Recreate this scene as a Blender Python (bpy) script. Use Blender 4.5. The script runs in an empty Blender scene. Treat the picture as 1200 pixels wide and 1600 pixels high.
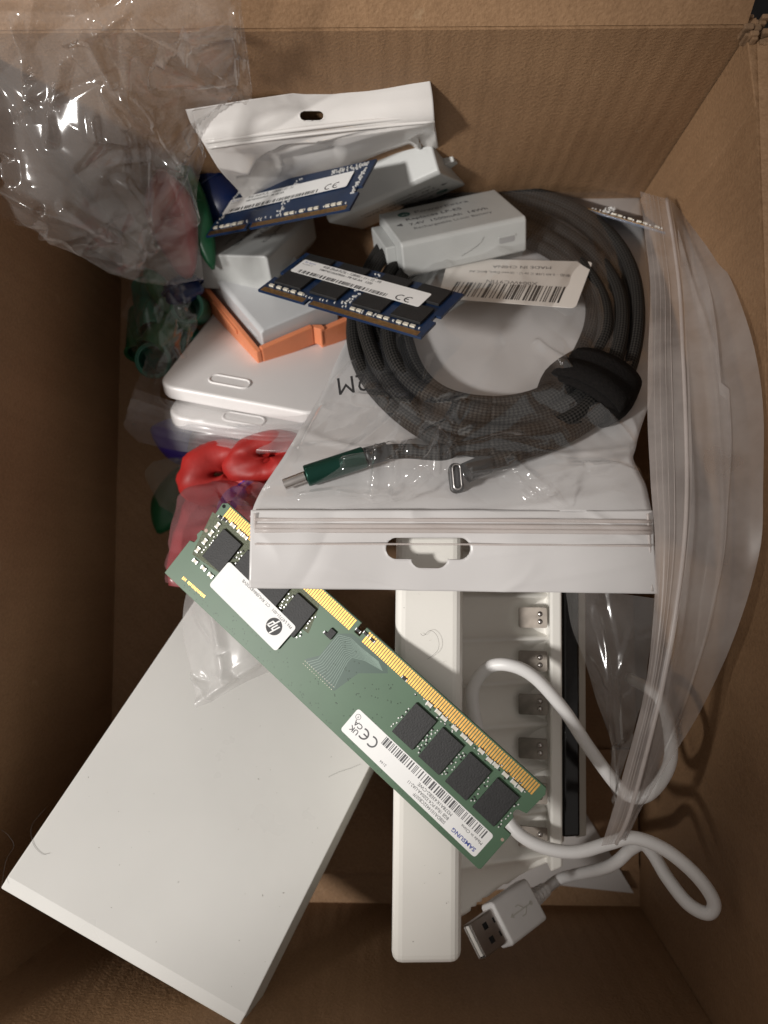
import bpy, bmesh, math, random
from mathutils import Vector, Matrix, noise
MM = 0.001
S = bpy.context.scene
COL = S.collection
R = math.radians

# ------------------------------------------------------------------ camera
CAM_H = 360.0                       # mm above the carton floor
TILT, ROLL = 3.66, 1.62
FPX, CX, CY = 1202.0, 600.0, 800.0  # focal length in photo pixels
cd = bpy.data.cameras.new('camera')
cd.sensor_fit = 'VERTICAL'; cd.sensor_height = 24.0; cd.sensor_width = 18.0
cd.lens = FPX / 1600.0 * 24.0
cd.clip_start = 0.01; cd.clip_end = 20.0
cd.dof.use_dof = True; cd.dof.focus_distance = 0.236; cd.dof.aperture_fstop = 9.0
cam = bpy.data.objects.new('camera', cd); COL.objects.link(cam)
cam.location = (0, 0, CAM_H * MM); cam.rotation_euler = (R(TILT), R(ROLL), 0)
S.camera = cam
CROT = cam.rotation_euler.to_matrix()

# ------------------------------------------------------------------ light
W = bpy.data.worlds.new('World'); S.world = W; W.use_nodes = True
bg = W.node_tree.nodes['Background']
bg.inputs[0].default_value = (1.0, 0.92, 0.85, 1); bg.inputs[1].default_value = 0.32
# room lamp, up left; cone edge stands in for the cast shadow near right
ld = bpy.data.lights.new('room_lamp', 'SPOT'); ld.energy = 27.0; ld.color = (1.0, 0.965, 0.925)
ld.shadow_soft_size = 0.042; ld.spot_size = R(2*20.6); ld.spot_blend = 0.10
lo = bpy.data.objects.new('room_lamp', ld); COL.objects.link(lo)
lo.location = (-0.531, -0.135, 0.725)
lo.rotation_euler = Vector((-0.50, -0.315, 1.0)).to_track_quat('Z', 'Y').to_euler()
S.view_settings.view_transform = 'Standard'; S.view_settings.look = 'None'
S.view_settings.exposure = 0.0; S.view_settings.gamma = 1.0
S.view_settings.use_curve_mapping = False
S.render.engine = 'CYCLES'
S.cycles.transparent_max_bounces = 24; S.cycles.max_bounces = 10

# ------------------------------------------------------------------ helpers
def at(px, py, z):
    """photo pixel + height above carton floor (mm) -> world point (mm)"""
    d = CROT @ Vector(((px - CX) / FPX, -(py - CY) / FPX, -1.0))
    t = (z - CAM_H) / d.z
    return Vector((0, 0, CAM_H)) + d * t
def on_plane(M, px, py):
    """photo pixel -> local xy (mm) on the z=0 plane of frame M"""
    d = CROT @ Vector(((px - CX) / FPX, -(py - CY) / FPX, -1.0))
    o = Vector((0, 0, CAM_H)); n = M.to_3x3() @ Vector((0, 0, 1)); p = M.translation
    t = (p - o).dot(n) / d.dot(n)
    q = M.inverted() @ (o + d * t)
    return q.x, q.y
def mframe(rot, t):
    M = Matrix(rot).to_4x4(); M.translation = Vector(t); return M
def frame3(o, px, py):
    x = (px - o).normalized(); z = x.cross(py - o).normalized(); y = z.cross(x)
    M = Matrix((x, y, z)).transposed().to_4x4(); M.translation = o; return M
ROOT = {}
def thing(name, label, cat, M, group=None):
    e = bpy.data.objects.new(name, None); COL.objects.link(e)
    e.empty_display_size = 0.01
    e.location = M.translation * MM; e.rotation_euler = M.to_3x3().to_euler()
    e['label'] = label; e['category'] = cat
    if group: e['group'] = group
    ROOT[e] = M
    return e
def at_base(p): return Matrix.Translation(p)

class B:
    def __init__(s): s.v = []; s.f = []; s.uv = None
    def add(s, vs, fs):
        k = len(s.v); s.v += [Vector(q) for q in vs]; s.f += [tuple(i + k for i in f) for f in fs]; return s
    def box(s, x0, x1, y0, y1, z0, z1):
        v = [(x0,y0,z0),(x1,y0,z0),(x1,y1,z0),(x0,y1,z0),(x0,y0,z1),(x1,y0,z1),(x1,y1,z1),(x0,y1,z1)]
        return s.add(v, [(0,3,2,1),(4,5,6,7),(0,1,5,4),(1,2,6,5),(2,3,7,6),(3,0,4,7)])
    def bar(s, p, q, w, z0, z1):
        """flat bar from p to q (2D) of width w"""
        p = Vector(p); q = Vector(q); d = (q - p).normalized(); n = Vector((-d.y, d.x)) * w / 2
        return s.prism([p + n, p - n, q - n, q + n], z0, z1)
    def prism(s, poly, z0, z1):
        n = len(poly); poly = [Vector((p[0], p[1])) for p in poly]
        a = sum(poly[i].x * poly[(i+1) % n].y - poly[(i+1) % n].x * poly[i].y for i in range(n))
        if a < 0: poly = poly[::-1]
        v = [(p.x, p.y, z0) for p in poly] + [(p.x, p.y, z1) for p in poly]
        f = [tuple(range(n - 1, -1, -1)), tuple(range(n, 2 * n))]
        f += [(i, (i+1) % n, n + (i+1) % n, n + i) for i in range(n)]
        return s.add(v, f)
    def flat(s, poly, z):
        n = len(poly); a = sum(poly[i][0]*poly[(i+1)%n][1]-poly[(i+1)%n][0]*poly[i][1] for i in range(n))
        if a < 0: poly = poly[::-1]
        return s.add([(p[0], p[1], z) for p in poly], [tuple(range(n))])
    def loft(s, rings, cap=True, closed=True):
        k = len(s.v); n = len(rings[0])
        for r in rings: s.v += [Vector(q) for q in r]
        for i in range(len(rings) - 1):
            for j in range(n if closed else n - 1):
                a, b = k + i*n + j, k + i*n + (j+1) % n
                s.f.append((a, b, b + n, a + n))
        if cap:
            s.f.append(tuple(k + j for j in range(n - 1, -1, -1)))
            s.f.append(tuple(k + (len(rings)-1)*n + j for j in range(n)))
        return s
    def tube(s, pts, r, n=12, cap=True, flatten=1.0):
        pts = [Vector(p) for p in pts]; rings = []
        rr = r if callable(r) else (lambda t: r)
        t0 = (pts[1] - pts[0]).normalized()
        up = Vector((0, 0, 1)) if abs(t0.z) < .9 else Vector((0, 1, 0))
        nx = t0.cross(up).normalized(); L = 0; us = []
        for i, p in enumerate(pts):
            t = (pts[min(i+1, len(pts)-1)] - pts[max(i-1, 0)]).normalized()
            nx = (nx - t * nx.dot(t)).normalized(); ny = t.cross(nx)
            if i: L += (p - pts[i-1]).length
            q = rr(i / (len(pts) - 1)); us.append(L)
            rings.append([p + nx * math.cos(2*math.pi*j/n) * q + ny * math.sin(2*math.pi*j/n) * q * flatten for j in range(n)])
        s.uvt = (us, n)
        return s.loft(rings, cap)
OBJS = 0
def build(name, b, mat, parent=None, world=False, smooth=False, bevel=0, seg=2, solid=0, kind=None, autosmooth=None, uv=None):
    me = bpy.data.meshes.new(name)
    vs = b.v
    if parent is not None and world:
        inv = ROOT[parent].inverted(); vs = [inv @ v for v in vs]
    me.from_pydata([v * MM for v in vs], [], b.f)
    if uv:
        l = me.uv_layers.new(name='uv')
        for lp in me.loops: l.data[lp.index].uv = uv[lp.vertex_index]
    me.materials.append(mat)
    if smooth or autosmooth:
        for p in me.polygons: p.use_smooth = True
    if autosmooth: 
        try: me.set_sharp_from_angle(angle=R(autosmooth))
        except Exception: pass
    o = bpy.data.objects.new(name, me); COL.objects.link(o)
    if parent is not None:
        o.parent = parent; ROOT[o] = ROOT[parent]
    if solid:
        m = o.modifiers.new('thick', 'SOLIDIFY'); m.thickness = solid * MM; m.offset = 0
    if bevel:
        m = o.modifiers.new('bevel', 'BEVEL'); m.width = bevel * MM; m.segments = seg; m.limit_method = 'ANGLE'; m.angle_limit = R(35)
        m.harden_normals = False
    if kind: o['kind'] = kind
    return o
def share(o, parent, loc, rz=0, sc=(1,1,1)):
    c = o.copy(); COL.objects.link(c); c.parent = parent
    c.location = Vector(loc) * MM; c.rotation_euler = (0, 0, rz); c.scale = sc; ROOT[c] = ROOT[parent]
    return c
def rrect(x0, x1, y0, y1, r, n=5):
    p = []
    for cx, cy, a in ((x1-r, y1-r, 0), (x0+r, y1-r, 90), (x0+r, y0+r, 180), (x1-r, y0+r, 270)):
        for i in range(n + 1):
            t = R(a + 90*i/n); p.append((cx + r*math.cos(t), cy + r*math.sin(t)))
    return p
def rquad(c, r, n=4):
    """polygon with rounded corners"""
    c = [Vector((q[0], q[1])) for q in c]; out = []
    for i, p in enumerate(c):
        a = c[i-1]; b = c[(i+1) % len(c)]
        p0 = p + (a-p).normalized()*r; p1 = p + (b-p).normalized()*r
        for k in range(n + 1):
            t = k/n; q = p0*(1-t)**2 + p*2*t*(1-t) + p1*t*t; out.append((q.x, q.y))
    return out
def cr(a, b, c, d, t):
    return 0.5*((2*b) + (c-a)*t + (2*a-5*b+4*c-d)*t*t + (3*b-a-3*c+d)*t*t*t)
def spline(pts, n):
    """open Catmull-Rom through tuples/Vectors"""
    P = [Vector(p) for p in pts]; P = [2*P[0]-P[1]] + P + [2*P[-1]-P[-2]]; m = len(P) - 3; out = []
    for i in range(n + 1):
        u = i / n * m; k = min(int(u), m - 1); out.append(cr(P[k], P[k+1], P[k+2], P[k+3], u - k))
    return out
def text(parent, s, size, x, y, mat, z=0.06, rot=0, sx=1.0, name='printed_text', align='LEFT', spacing=1.0, bold=0.0):
    cu = bpy.data.curves.new('t', 'FONT'); cu.body = s; cu.size = size; cu.align_x = align; cu.align_y = 'CENTER'
    cu.resolution_u = 2; cu.space_character = spacing; cu.offset = bold * size
    ob = bpy.data.objects.new('t', cu); COL.objects.link(ob)
    me = bpy.data.meshes.new_from_object(ob)
    bpy.data.objects.remove(ob); bpy.data.curves.remove(cu)
    T = Matrix.Scale(MM, 4) @ Matrix.Translation((x, y, z)) @ Matrix.Rotation(rot, 4, 'Z') @ Matrix.Diagonal((sx, 1, 1, 1))
    me.transform(T); me.name = name; me.materials.clear(); me.materials.append(mat)
    o = bpy.data.objects.new(name, me); COL.objects.link(o); o.parent = parent; ROOT[o] = ROOT[parent]
    return o

# ------------------------------------------------------------------ materials
def newmat(name):
    m = bpy.data.materials.new(name); m.use_nodes = True
    nt = m.node_tree; return m, nt, nt.nodes['Principled BSDF']
def N(nt, t, **kw):
    n = nt.nodes.new(t)
    for k, v in kw.items(): setattr(n, k, v)
    return n
def mat(name, col, rough=0.5, metal=0.0, var=0.0, vscale=60.0, bump=0.0, bscale=400.0, spec=0.5, coat=0.0, sss=0.0, rvar=0.0):
    m, nt, p = newmat(name); L = nt.links
    p.inputs['Base Color'].default_value = (*col, 1); p.inputs['Roughness'].default_value = rough
    p.inputs['Metallic'].default_value = metal; p.inputs['Specular IOR Level'].default_value = spec
    p.inputs['Coat Weight'].default_value = coat
    if sss:
        p.inputs['Subsurface Weight'].default_value = sss; p.inputs['Subsurface Radius'].default_value = (.003, .003, .003)
        p.inputs['Subsurface Scale'].default_value = 0.5
    tc = N(nt, 'ShaderNodeTexCoord')
    if var or rvar:
        n = N(nt, 'ShaderNodeTexNoise'); n.inputs['Scale'].default_value = vscale; n.inputs['Detail'].default_value = 5
        L.new(tc.outputs['Object'], n.inputs['Vector'])
    if var:
        mr = N(nt, 'ShaderNodeMapRange'); mr.inputs[1].default_value = .3; mr.inputs[2].default_value = .7
        mr.inputs[3].default_value = 1 - var; mr.inputs[4].default_value = 1 + var
        L.new(n.outputs['Fac'], mr.inputs[0])
        mx = N(nt, 'ShaderNodeVectorMath', operation='SCALE'); mx.inputs[0].default_value = col
        L.new(mr.outputs[0], mx.inputs['Scale']); L.new(mx.outputs[0], p.inputs['Base Color'])
    if rvar:
        mr2 = N(nt, 'ShaderNodeMapRange'); mr2.inputs[3].default_value = max(0, rough - rvar); mr2.inputs[4].default_value = min(1, rough + rvar)
        L.new(n.outputs['Fac'], mr2.inputs[0]); L.new(mr2.outputs[0], p.inputs['Roughness'])
    if bump:
        n2 = N(nt, 'ShaderNodeTexNoise'); n2.inputs['Scale'].default_value = bscale; n2.inputs['Detail'].default_value = 4
        L.new(tc.outputs['Object'], n2.inputs['Vector'])
        b = N(nt, 'ShaderNodeBump'); b.inputs['Strength'].default_value = bump; b.inputs['Distance'].default_value = 0.0004
        L.new(n2.outputs['Fac'], b.inputs['Height']); L.new(b.outputs[0], p.inputs['Normal'])
    return m
def film(name, haze=0.12, tint=(1, 1, 1), hcol=(.85, .85, .86), rough=0.14, bump=0.25, bscale=120.0, refl=1.0, ior=1.5):
    """thin clear plastic: mostly transparent, a little milky, glossy"""
    m = bpy.data.materials.new(name); m.use_nodes = True; nt = m.node_tree; L = nt.links
    nt.nodes.remove(nt.nodes['Principled BSDF']); out = nt.nodes['Material Output']
    tr = N(nt, 'ShaderNodeBsdfTransparent'); tr.inputs[0].default_value = (*tint, 1)
    gl = N(nt, 'ShaderNodeBsdfGlossy'); gl.inputs['Roughness'].default_value = rough; gl.inputs[0].default_value = (.95, .95, .95, 1)
    df = N(nt, 'ShaderNodeBsdfDiffuse'); df.inputs[0].default_value = (*hcol, 1)
    tl = N(nt, 'ShaderNodeBsdfTranslucent'); tl.inputs[0].default_value = (*hcol, 1)
    ms = N(nt, 'ShaderNodeMixShader'); ms.inputs[0].default_value = 0.4
    L.new(df.outputs[0], ms.inputs[1]); L.new(tl.outputs[0], ms.inputs[2])
    tc = N(nt, 'ShaderNodeTexCoord')
    nz = N(nt, 'ShaderNodeTexNoise'); nz.inputs['Scale'].default_value = bscale; nz.inputs['Detail'].default_value = 3
    L.new(tc.outputs['Object'], nz.inputs['Vector'])
    bm = N(nt, 'ShaderNodeBump'); bm.inputs['Strength'].default_value = bump; bm.inputs['Distance'].default_value = .001
    L.new(nz.outputs['Fac'], bm.inputs['Height'])
    for q in (gl, df, tl): L.new(bm.outputs[0], q.inputs['Normal'])
    n3 = N(nt, 'ShaderNodeTexNoise'); n3.inputs['Scale'].default_value = 45; n3.inputs['Detail'].default_value = 4
    L.new(tc.outputs['Object'], n3.inputs['Vector'])
    hz = N(nt, 'ShaderNodeMapRange'); hz.inputs[1].default_value = .3; hz.inputs[2].default_value = .75
    hz.inputs[3].default_value = haze * .6; hz.inputs[4].default_value = haze * 1.5
    L.new(n3.outputs['Fac'], hz.inputs[0])
    m1 = N(nt, 'ShaderNodeMixShader'); L.new(hz.outputs[0], m1.inputs[0]); L.new(tr.outputs[0], m1.inputs[1]); L.new(ms.outputs[0], m1.inputs[2])
    fr = N(nt, 'ShaderNodeLayerWeight'); fr.inputs[0].default_value = .5; L.new(bm.outputs[0], fr.inputs['Normal'])
    pw_ = N(nt, 'ShaderNodeMath', operation='POWER'); pw_.inputs[1].default_value = 4.0; L.new(fr.outputs['Facing'], pw_.inputs[0])
    mu = N(nt, 'ShaderNodeMath', operation='MULTIPLY_ADD'); mu.use_clamp = True; mu.inputs[1].default_value = .7*refl; mu.inputs[2].default_value = .06*refl; L.new(pw_.outputs[0], mu.inputs[0])
    m2 = N(nt, 'ShaderNodeMixShader'); L.new(mu.outputs[0], m2.inputs[0]); L.new(m1.outputs[0], m2.inputs[1]); L.new(gl.outputs[0], m2.inputs[2])
    L.new(m2.outputs[0], out.inputs[0])
    return m
def cardboard(name):
    m, nt, p = newmat(name); L = nt.links; p.inputs['Roughness'].default_value = .62; p.inputs['Specular IOR Level'].default_value = .35
    tc = N(nt, 'ShaderNodeTexCoord')
    sp = N(nt, 'ShaderNodeSeparateXYZ'); L.new(tc.outputs['Object'], sp.inputs[0])
    ad = N(nt, 'ShaderNodeMath', operation='ADD'); L.new(sp.outputs[0], ad.inputs[0]); L.new(sp.outputs[1], ad.inputs[1])
    big = N(nt, 'ShaderNodeTexNoise'); big.inputs['Scale'].default_value = 14; big.inputs['Detail'].default_value = 4; L.new(tc.outputs['Object'], big.inputs[0])
    fine = N(nt, 'ShaderNodeTexNoise'); fine.inputs['Scale'].default_value = 900; fine.inputs['Detail'].default_value = 3; L.new(tc.outputs['Object'], fine.inputs[0])
    # streaks running up the wall
    mp = N(nt, 'ShaderNodeMapping'); mp.inputs['Scale'].default_value = (1, 1, .06); L.new(tc.outputs['Object'], mp.inputs[0])
    st = N(nt, 'ShaderNodeTexNoise'); st.inputs['Scale'].default_value = 130; st.inputs['Detail'].default_value = 2; L.new(mp.outputs[0], st.inputs[0])
    s1 = N(nt, 'ShaderNodeMath', operation='MULTIPLY_ADD'); s1.inputs[1].default_value = .62; L.new(big.outputs['Fac'], s1.inputs[0]); 
    s2 = N(nt, 'ShaderNodeMath', operation='MULTIPLY_ADD'); s2.inputs[1].default_value = .14; L.new(st.outputs['Fac'], s2.inputs[0])
    s3 = N(nt, 'ShaderNodeMath', operation='MULTIPLY'); s3.inputs[1].default_value = .42; L.new(fine.outputs['Fac'], s3.inputs[0])
    L.new(s3.outputs[0], s2.inputs[2]); L.new(s2.outputs[0], s1.inputs[2])
    rp = N(nt, 'ShaderNodeValToRGB'); e = rp.color_ramp.elements
    e[0].position = .38; e[0].color = (.205, .117, .060, 1); e[1].position = .76; e[1].color = (.325, .196, .106, 1)
    L.new(s1.outputs[0], rp.inputs[0])
    sc = N(nt, 'ShaderNodeTexNoise'); sc.inputs['Scale'].default_value = 75; sc.inputs['Detail'].default_value = 6; sc.inputs['Roughness'].default_value = .65; L.new(tc.outputs['Object'], sc.inputs[0])
    sr = N(nt, 'ShaderNodeMapRange'); sr.inputs[1].default_value = .67; sr.inputs[2].default_value = .76; sr.inputs[4].default_value = .55; L.new(sc.outputs['Fac'], sr.inputs[0])
    mxs = N(nt, 'ShaderNodeMix', data_type='RGBA'); L.new(sr.outputs[0], mxs.inputs[0]); L.new(rp.outputs[0], mxs.inputs[6]); mxs.inputs[7].default_value = (.40, .28, .17, 1)
    L.new(mxs.outputs[2], p.inputs['Base Color'])
    wv = N(nt, 'ShaderNodeMath', operation='MULTIPLY'); wv.inputs[1].default_value = 2*math.pi/0.0065; L.new(ad.outputs[0], wv.inputs[0])
    sn = N(nt, 'ShaderNodeMath', operation='SINE'); L.new(wv.outputs[0], sn.inputs[0])
    hh = N(nt, 'ShaderNodeMath', operation='MULTIPLY_ADD'); hh.inputs[1].default_value = .16; L.new(sn.outputs[0], hh.inputs[0]); L.new(fine.outputs['Fac'], hh.inputs[2])
    h2 = N(nt, 'ShaderNodeMath', operation='MULTIPLY_ADD'); h2.inputs[1].default_value = 1.1; L.new(st.outputs['Fac'], h2.inputs[0]); L.new(hh.outputs[0], h2.inputs[2])
    bm = N(nt, 'ShaderNodeBump'); bm.inputs['Strength'].default_value = .7; bm.inputs['Distance'].default_value = .0004
    L.new(h2.outputs[0], bm.inputs['Height']); L.new(bm.outputs[0], p.inputs['Normal'])
    return m
def braid(name):
    m, nt, p = newmat(name); L = nt.links; p.inputs['Roughness'].default_value = .75; p.inputs['Specular IOR Level'].default_value = .25
    uv = N(nt, 'ShaderNodeUVMap'); uv.uv_map = 'uv'
    ck = N(nt, 'ShaderNodeMapping'); ck.inputs['Rotation'].default_value = (0, 0, R(45)); L.new(uv.outputs[0], ck.inputs[0])
    c = N(nt, 'ShaderNodeTexChecker'); c.inputs['Scale'].default_value = 1.0; L.new(ck.outputs[0], c.inputs[0])
    c.inputs[1].default_value = (.0035, .0032, .003, 1); c.inputs[2].default_value = (.036, .033, .030, 1)
    L.new(c.outputs[0], p.inputs['Base Color'])
    bm = N(nt, 'ShaderNodeBump'); bm.inputs['Strength'].default_value = .8; bm.inputs['Distance'].default_value = .0004
    L.new(c.outputs[1], bm.inputs['Height']); L.new(bm.outputs[0], p.inputs['Normal'])
    return m
M_CARD = cardboard('cardboard')
M_CORE = mat('cardboard core', (.20, .12, .065), .8, var=.25, vscale=400, bump=.8, bscale=700)
M_DARK = mat('dark cloth', (.008, .008, .009), .9, var=.3, vscale=200)
M_WBOX = mat('white carton gloss', (.66, .655, .63), .30, var=.035, vscale=22, bump=.08, bscale=160, rvar=.12)
M_WEDGE = mat('white carton side', (.62, .61, .56), .45, var=.05, vscale=30)
M_WPLA = mat('white plastic', (.80, .78, .73), .32, var=.025, vscale=30, bump=.05, bscale=900)
M_WTRAY = mat('white moulded plastic', (.84, .82, .81), .38, var=.02, vscale=40, bump=.04, bscale=600)
M_CORD = mat('white cord rubber', (.78, .77, .76), .42, var=.03, vscale=90)
M_STEEL = mat('steel contact', (.26, .23, .20), .40, metal=1, var=.2, vscale=300)
M_SHELL = mat('usb shell steel', (.55, .52, .50), .28, metal=1, var=.1, vscale=200)
M_BLACKGL = mat('gloss black plastic', (.006, .006, .007), .12)
M_BLACK = mat('black hole', (.004, .004, .004), .9)
M_PCBG = mat('green solder mask', (.068, .132, .076), .44, var=.08, vscale=60, spec=.35)
M_PCBG2 = mat('olive bare board', (.085, .10, .052), .5, var=.35, vscale=1500, bump=.5, bscale=2500)
M_PCBEDGE = mat('pale board edge', (.30, .36, .28), .6, var=.3, vscale=900)
M_TRACE = mat('grey copper traces', (.13, .21, .165), .4, var=.1, vscale=300)
M_PCBB = mat('blue solder mask', (.006, .021, .062), .34, var=.18, vscale=90, bump=.1, bscale=900)
M_GOLD = mat('gold plating', (.62, .35, .10), .5, metal=1, var=.12, vscale=500)
M_GOLDD = mat('dull gold plating', (.50, .29, .08), .42, metal=1, var=.25, vscale=800)
M_CHIP = mat('black chip resin', (.011, .011, .0115), .6, var=.22, vscale=500, bump=.25, bscale=1800)
M_CAP = mat('pale ceramic', (.62, .59, .50), .45, var=.18, vscale=900)
M_TIN = mat('tinned solder', (.74, .74, .72), .3, metal=.25)
M_TAN = mat('tan ceramic', (.40, .28, .22), .5, var=.2, vscale=700)
M_PAPER = mat('white sticker paper', (.80, .80, .79), .55, var=.03, vscale=60)
M_PAPER2 = mat('cream sticker paper', (.80, .76, .71), .55, var=.03, vscale=60)
M_INK = mat('black ink', (.02, .02, .022), .6)
M_INKG = mat('grey ink', (.08, .08, .085), .6)
M_INKB = mat('blue ink', (.03, .06, .32), .6)
M_INKT = mat('teal ink', (.03, .10, .085), .6)
M_BATT = mat('grey battery plastic', (.46, .47, .46), .42, var=.05, vscale=60, bump=.10, bscale=1400)
M_BATTD = mat('recess grey plastic', (.30, .30, .30), .5)
M_SILV = mat('silver wrap', (.56, .57, .58), .28, var=.05, vscale=50, bump=.06, bscale=300, spec=.7)
M_ORANGE = mat('orange plastic', (.74, .25, .115), .45, var=.06, vscale=80, bump=.08, bscale=500, sss=.15)
M_RED = mat('red rubber', (.36, .016, .013), .55, bump=.3, bscale=300, var=.25, vscale=70, sss=.1)
M_BLUE = mat('violet blue rubber', (.06, .035, .34), .38, var=.12, vscale=70)
M_GREEN = mat('green plastic', (.008, .085, .034), .34, var=.2, vscale=60)
M_GREEND = mat('dark teal plastic', (.010, .11, .07), .35, var=.3, vscale=60)
M_NAVY = mat('navy plastic', (.004, .013, .06), .35, var=.25, vscale=60)
M_CRIM = mat('crimson plastic', (.17, .012, .014), .4, var=.2, vscale=60)
M_BRAID = braid('braided sleeve')
M_STRAP = mat('black hook strap', (.006, .005, .0047), .95, var=.35, vscale=900, bump=1.0, bscale=1500, spec=.2)
M_BOOT = mat('black cable boot', (.010, .010, .010), .45)
M_EMER = mat('dark green anodised metal', (.007, .048, .034), .34, metal=.6)
M_WFILM = mat('opaque white film', (.57, .555, .55), .34, var=.03, vscale=25, bump=.10, bscale=90)
M_POUCH = mat('pearl white pouch film', (.70, .68, .66), .26, var=.04, vscale=30, bump=.10, bscale=110, spec=.6)
M_CLEAR = film('clear film', .10)
M_CLEAR2 = film('crinkled clear film', .10, bump=.14, bscale=50, rough=.13, refl=1.0, hcol=(.74, .70, .67))
M_ZIPF = film('milky zip bag film', .44, bump=.12, bscale=40, rough=.3, hcol=(.62, .57, .545), refl=.25)
M_ZIPB = film('zip band film', .5, bump=.12, bscale=60, rough=.3, hcol=(.62, .56, .53), refl=.35)
M_ZIPR = film('milky zip ridge', .55, bump=.1, bscale=60, rough=.3, hcol=(.74, .68, .65), refl=.35)
M_BAGF = film('clear bag front', .042, bump=.35, bscale=70, rough=.10, refl=1.3)
M_REDF = film('red tinted film', .40, tint=(.97, .72, .72), hcol=(.42, .20, .21), bump=.2, rough=.25, refl=.6)
M_HAIR = mat('hair', (.03, .025, .02), .5)
M_FLOORP = mat('pale grey paper', (.50, .47, .45), .6, var=.05, vscale=40)

# ------------------------------------------------------------------ setting
XL, XR, YN, YF, ZR = -137.0, 105.0, -155.0, 159.0, 136.0
g = build('ground', B().box(-900, 900, -900, 900, -14, -6), M_DARK); g['kind'] = 'structure'
def panel(p00, p10, p11, p01, nu, nv, bulge, seed, thick, outward, bow=None):
    """cardboard panel with slight waviness, real thickness"""
    p00, p10, p11, p01 = map(Vector, (p00, p10, p11, p01)); b = B()
    nrm = Vector(outward); 
    for side in (0, 1):
        for j in range(nv + 1):
            for i in range(nu + 1):
                u, v = i/nu, j/nv
                p = (p00*(1-u)+p10*u)*(1-v) + (p01*(1-u)+p11*u)*v
                if bow: p = p + bow(u, v)
                w = noise.noise(Vector((p.x*.018 + seed, p.y*.018, p.z*.018))) * bulge + noise.noise(Vector((p.x*.07, p.y*.07 + seed, p.z*.05))) * bulge*.22
                e = min(1, 6*min(u, 1-u)) * min(1, 6*min(v, 1-v))
                b.v.append(p + nrm*(w*e + (thick if side else 0)))
    n = (nu+1)*(nv+1)
    for j in range(nv):
        for i in range(nu):
            a = j*(nu+1)+i
            b.f.append((a, a+1, a+nu+2, a+nu+1)); b.f.append((n+a, n+a+nu+1, n+a+nu+2, n+a+1))
    def edge(ids):
        for k in range(len(ids)-1): b.f.append((ids[k+1], ids[k], n+ids[k], n+ids[k+1]))
    edge([i for i in range(nu+1)]); edge([j*(nu+1)+nu for j in range(nv+1)])
    edge([nv*(nu+1)+i for i in range(nu, -1, -1)]); edge([j*(nu+1) for j in range(nv, -1, -1)])
    return b
carton = thing('cardboard_box', 'open brown corrugated cardboard box holding all the electronics', 'cardboard box', at_base(Vector((0, 0, 0))))
T = 3.0
build('floor', panel((XL-T, YN-T, 0), (XR+T, YN-T, 0), (XR+T, YF+T, 0), (XL-T, YF+T, 0), 30, 40, .5, 3, T, (0, 0, -1)), M_CARD, carton, smooth=False)
build('bottom_flap', panel((XL+1, YN+12, 3.4), (XR-1, YN+17, 3.4), (XR-1, YN+70, 3.4), (XL+1, YN+70, 3.4), 30, 10, .4, 9, 3, (0, 0, -1)), M_CARD, carton)
wf = build('wall', panel((XL, YF, 0), (XR, YF, 0), (XR, YF, ZR+1), (XL+4, YF, ZR+5), 60, 30, 1.6, 1, T, (0, 1, 0)), M_CARD, carton, autosmooth=40); wf['label'] = 'long creased wall at the top of the picture'
wn = build('wall', panel((XR-.3, YN, 0), (XL, YN, 0), (XL-34, YN-6, ZR), (XR-.3, YN-6, ZR), 60, 30, 1.5, 5, T, (0, -1, 0)), M_CARD, carton, autosmooth=40)
wl = build('wall', panel((XL, YN, 0), (XL, YF, 0), (XL+4, YF, ZR), (XL-34, YN-6, ZR), 60, 30, 1.5, 7, T, (-1, 0, 0), bow=lambda u, v: Vector((38*v*((1-u) - (1-u)**2.3), 0, 0))), M_CARD, carton, autosmooth=40)
wr = build('wall', panel((XR, YF, 0), (XR, YN-2, 0), (XR, YN-8, ZR), (XR, YF, ZR-1), 60, 30, 1.6, 12, T, (1, 0, 0)), M_CARD, carton, autosmooth=40)
# flaps folded up and outwards
def flap(p, q, out, up, side, seed):
    p, q, o = Vector(p), Vector(q), Vector(out)
    d = (q-p).normalized()*3
    b = panel(p+d, q-d, q-d+o+Vector((0, 0, up)), p+d+o+Vector((0, 0, up)), 40, 16, 1.2, seed, T, side)
    return build('flap', b, M_CARD, carton, autosmooth=40)
flap((XL+4, YF+.6, ZR+5.6), (XR, YF+.6, ZR+1.6), (0, 62, 0), 88, (0, .8, -.55), 21)
flap((XR+.6, YF, ZR-.4), (XR+.6, YN, ZR+.6), (88, 0, 0), 40, (.45, 0, -.85), 23)
flap((XL-34, YN-6.6, ZR+.6), (XR, YN-6.6, ZR+.6), (0, -18, 0), 104, (0, -1, -.15), 25)  # near flap, out of view, stood upright to shade the near end
flap((XL-34.6, YN-6, ZR+.6), (XL+3.4, YF, ZR+.6), (-85, 0, 0), 10, (-.1, 0, -1), 27)
# glued corner tab, inner right corner, and the torn corrugated tip
gt = B(); gt.prism([(XR-2.2, YF-.6), (XR+.5, YF-.6), (XR+.5, YF-24), (XR-.25, YF-23)], .5, ZR-1.0)
build('glue_tab', gt, M_CARD, carton, bevel=.5)
rng = random.Random(4); tb = B()
for k in range(16):
    x = XR - 1 + rng.uniform(-2, 4.5); y = YF - rng.uniform(-4, 6); s = rng.uniform(.6, 1.6)
    tb.box(x-s, x+s, y-s*.6, y+s*.6, ZR-3.4, ZR+rng.uniform(.4, 2.4))
build('torn_corner', tb, M_CORE, carton, bevel=.4, kind='stuff')

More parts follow.
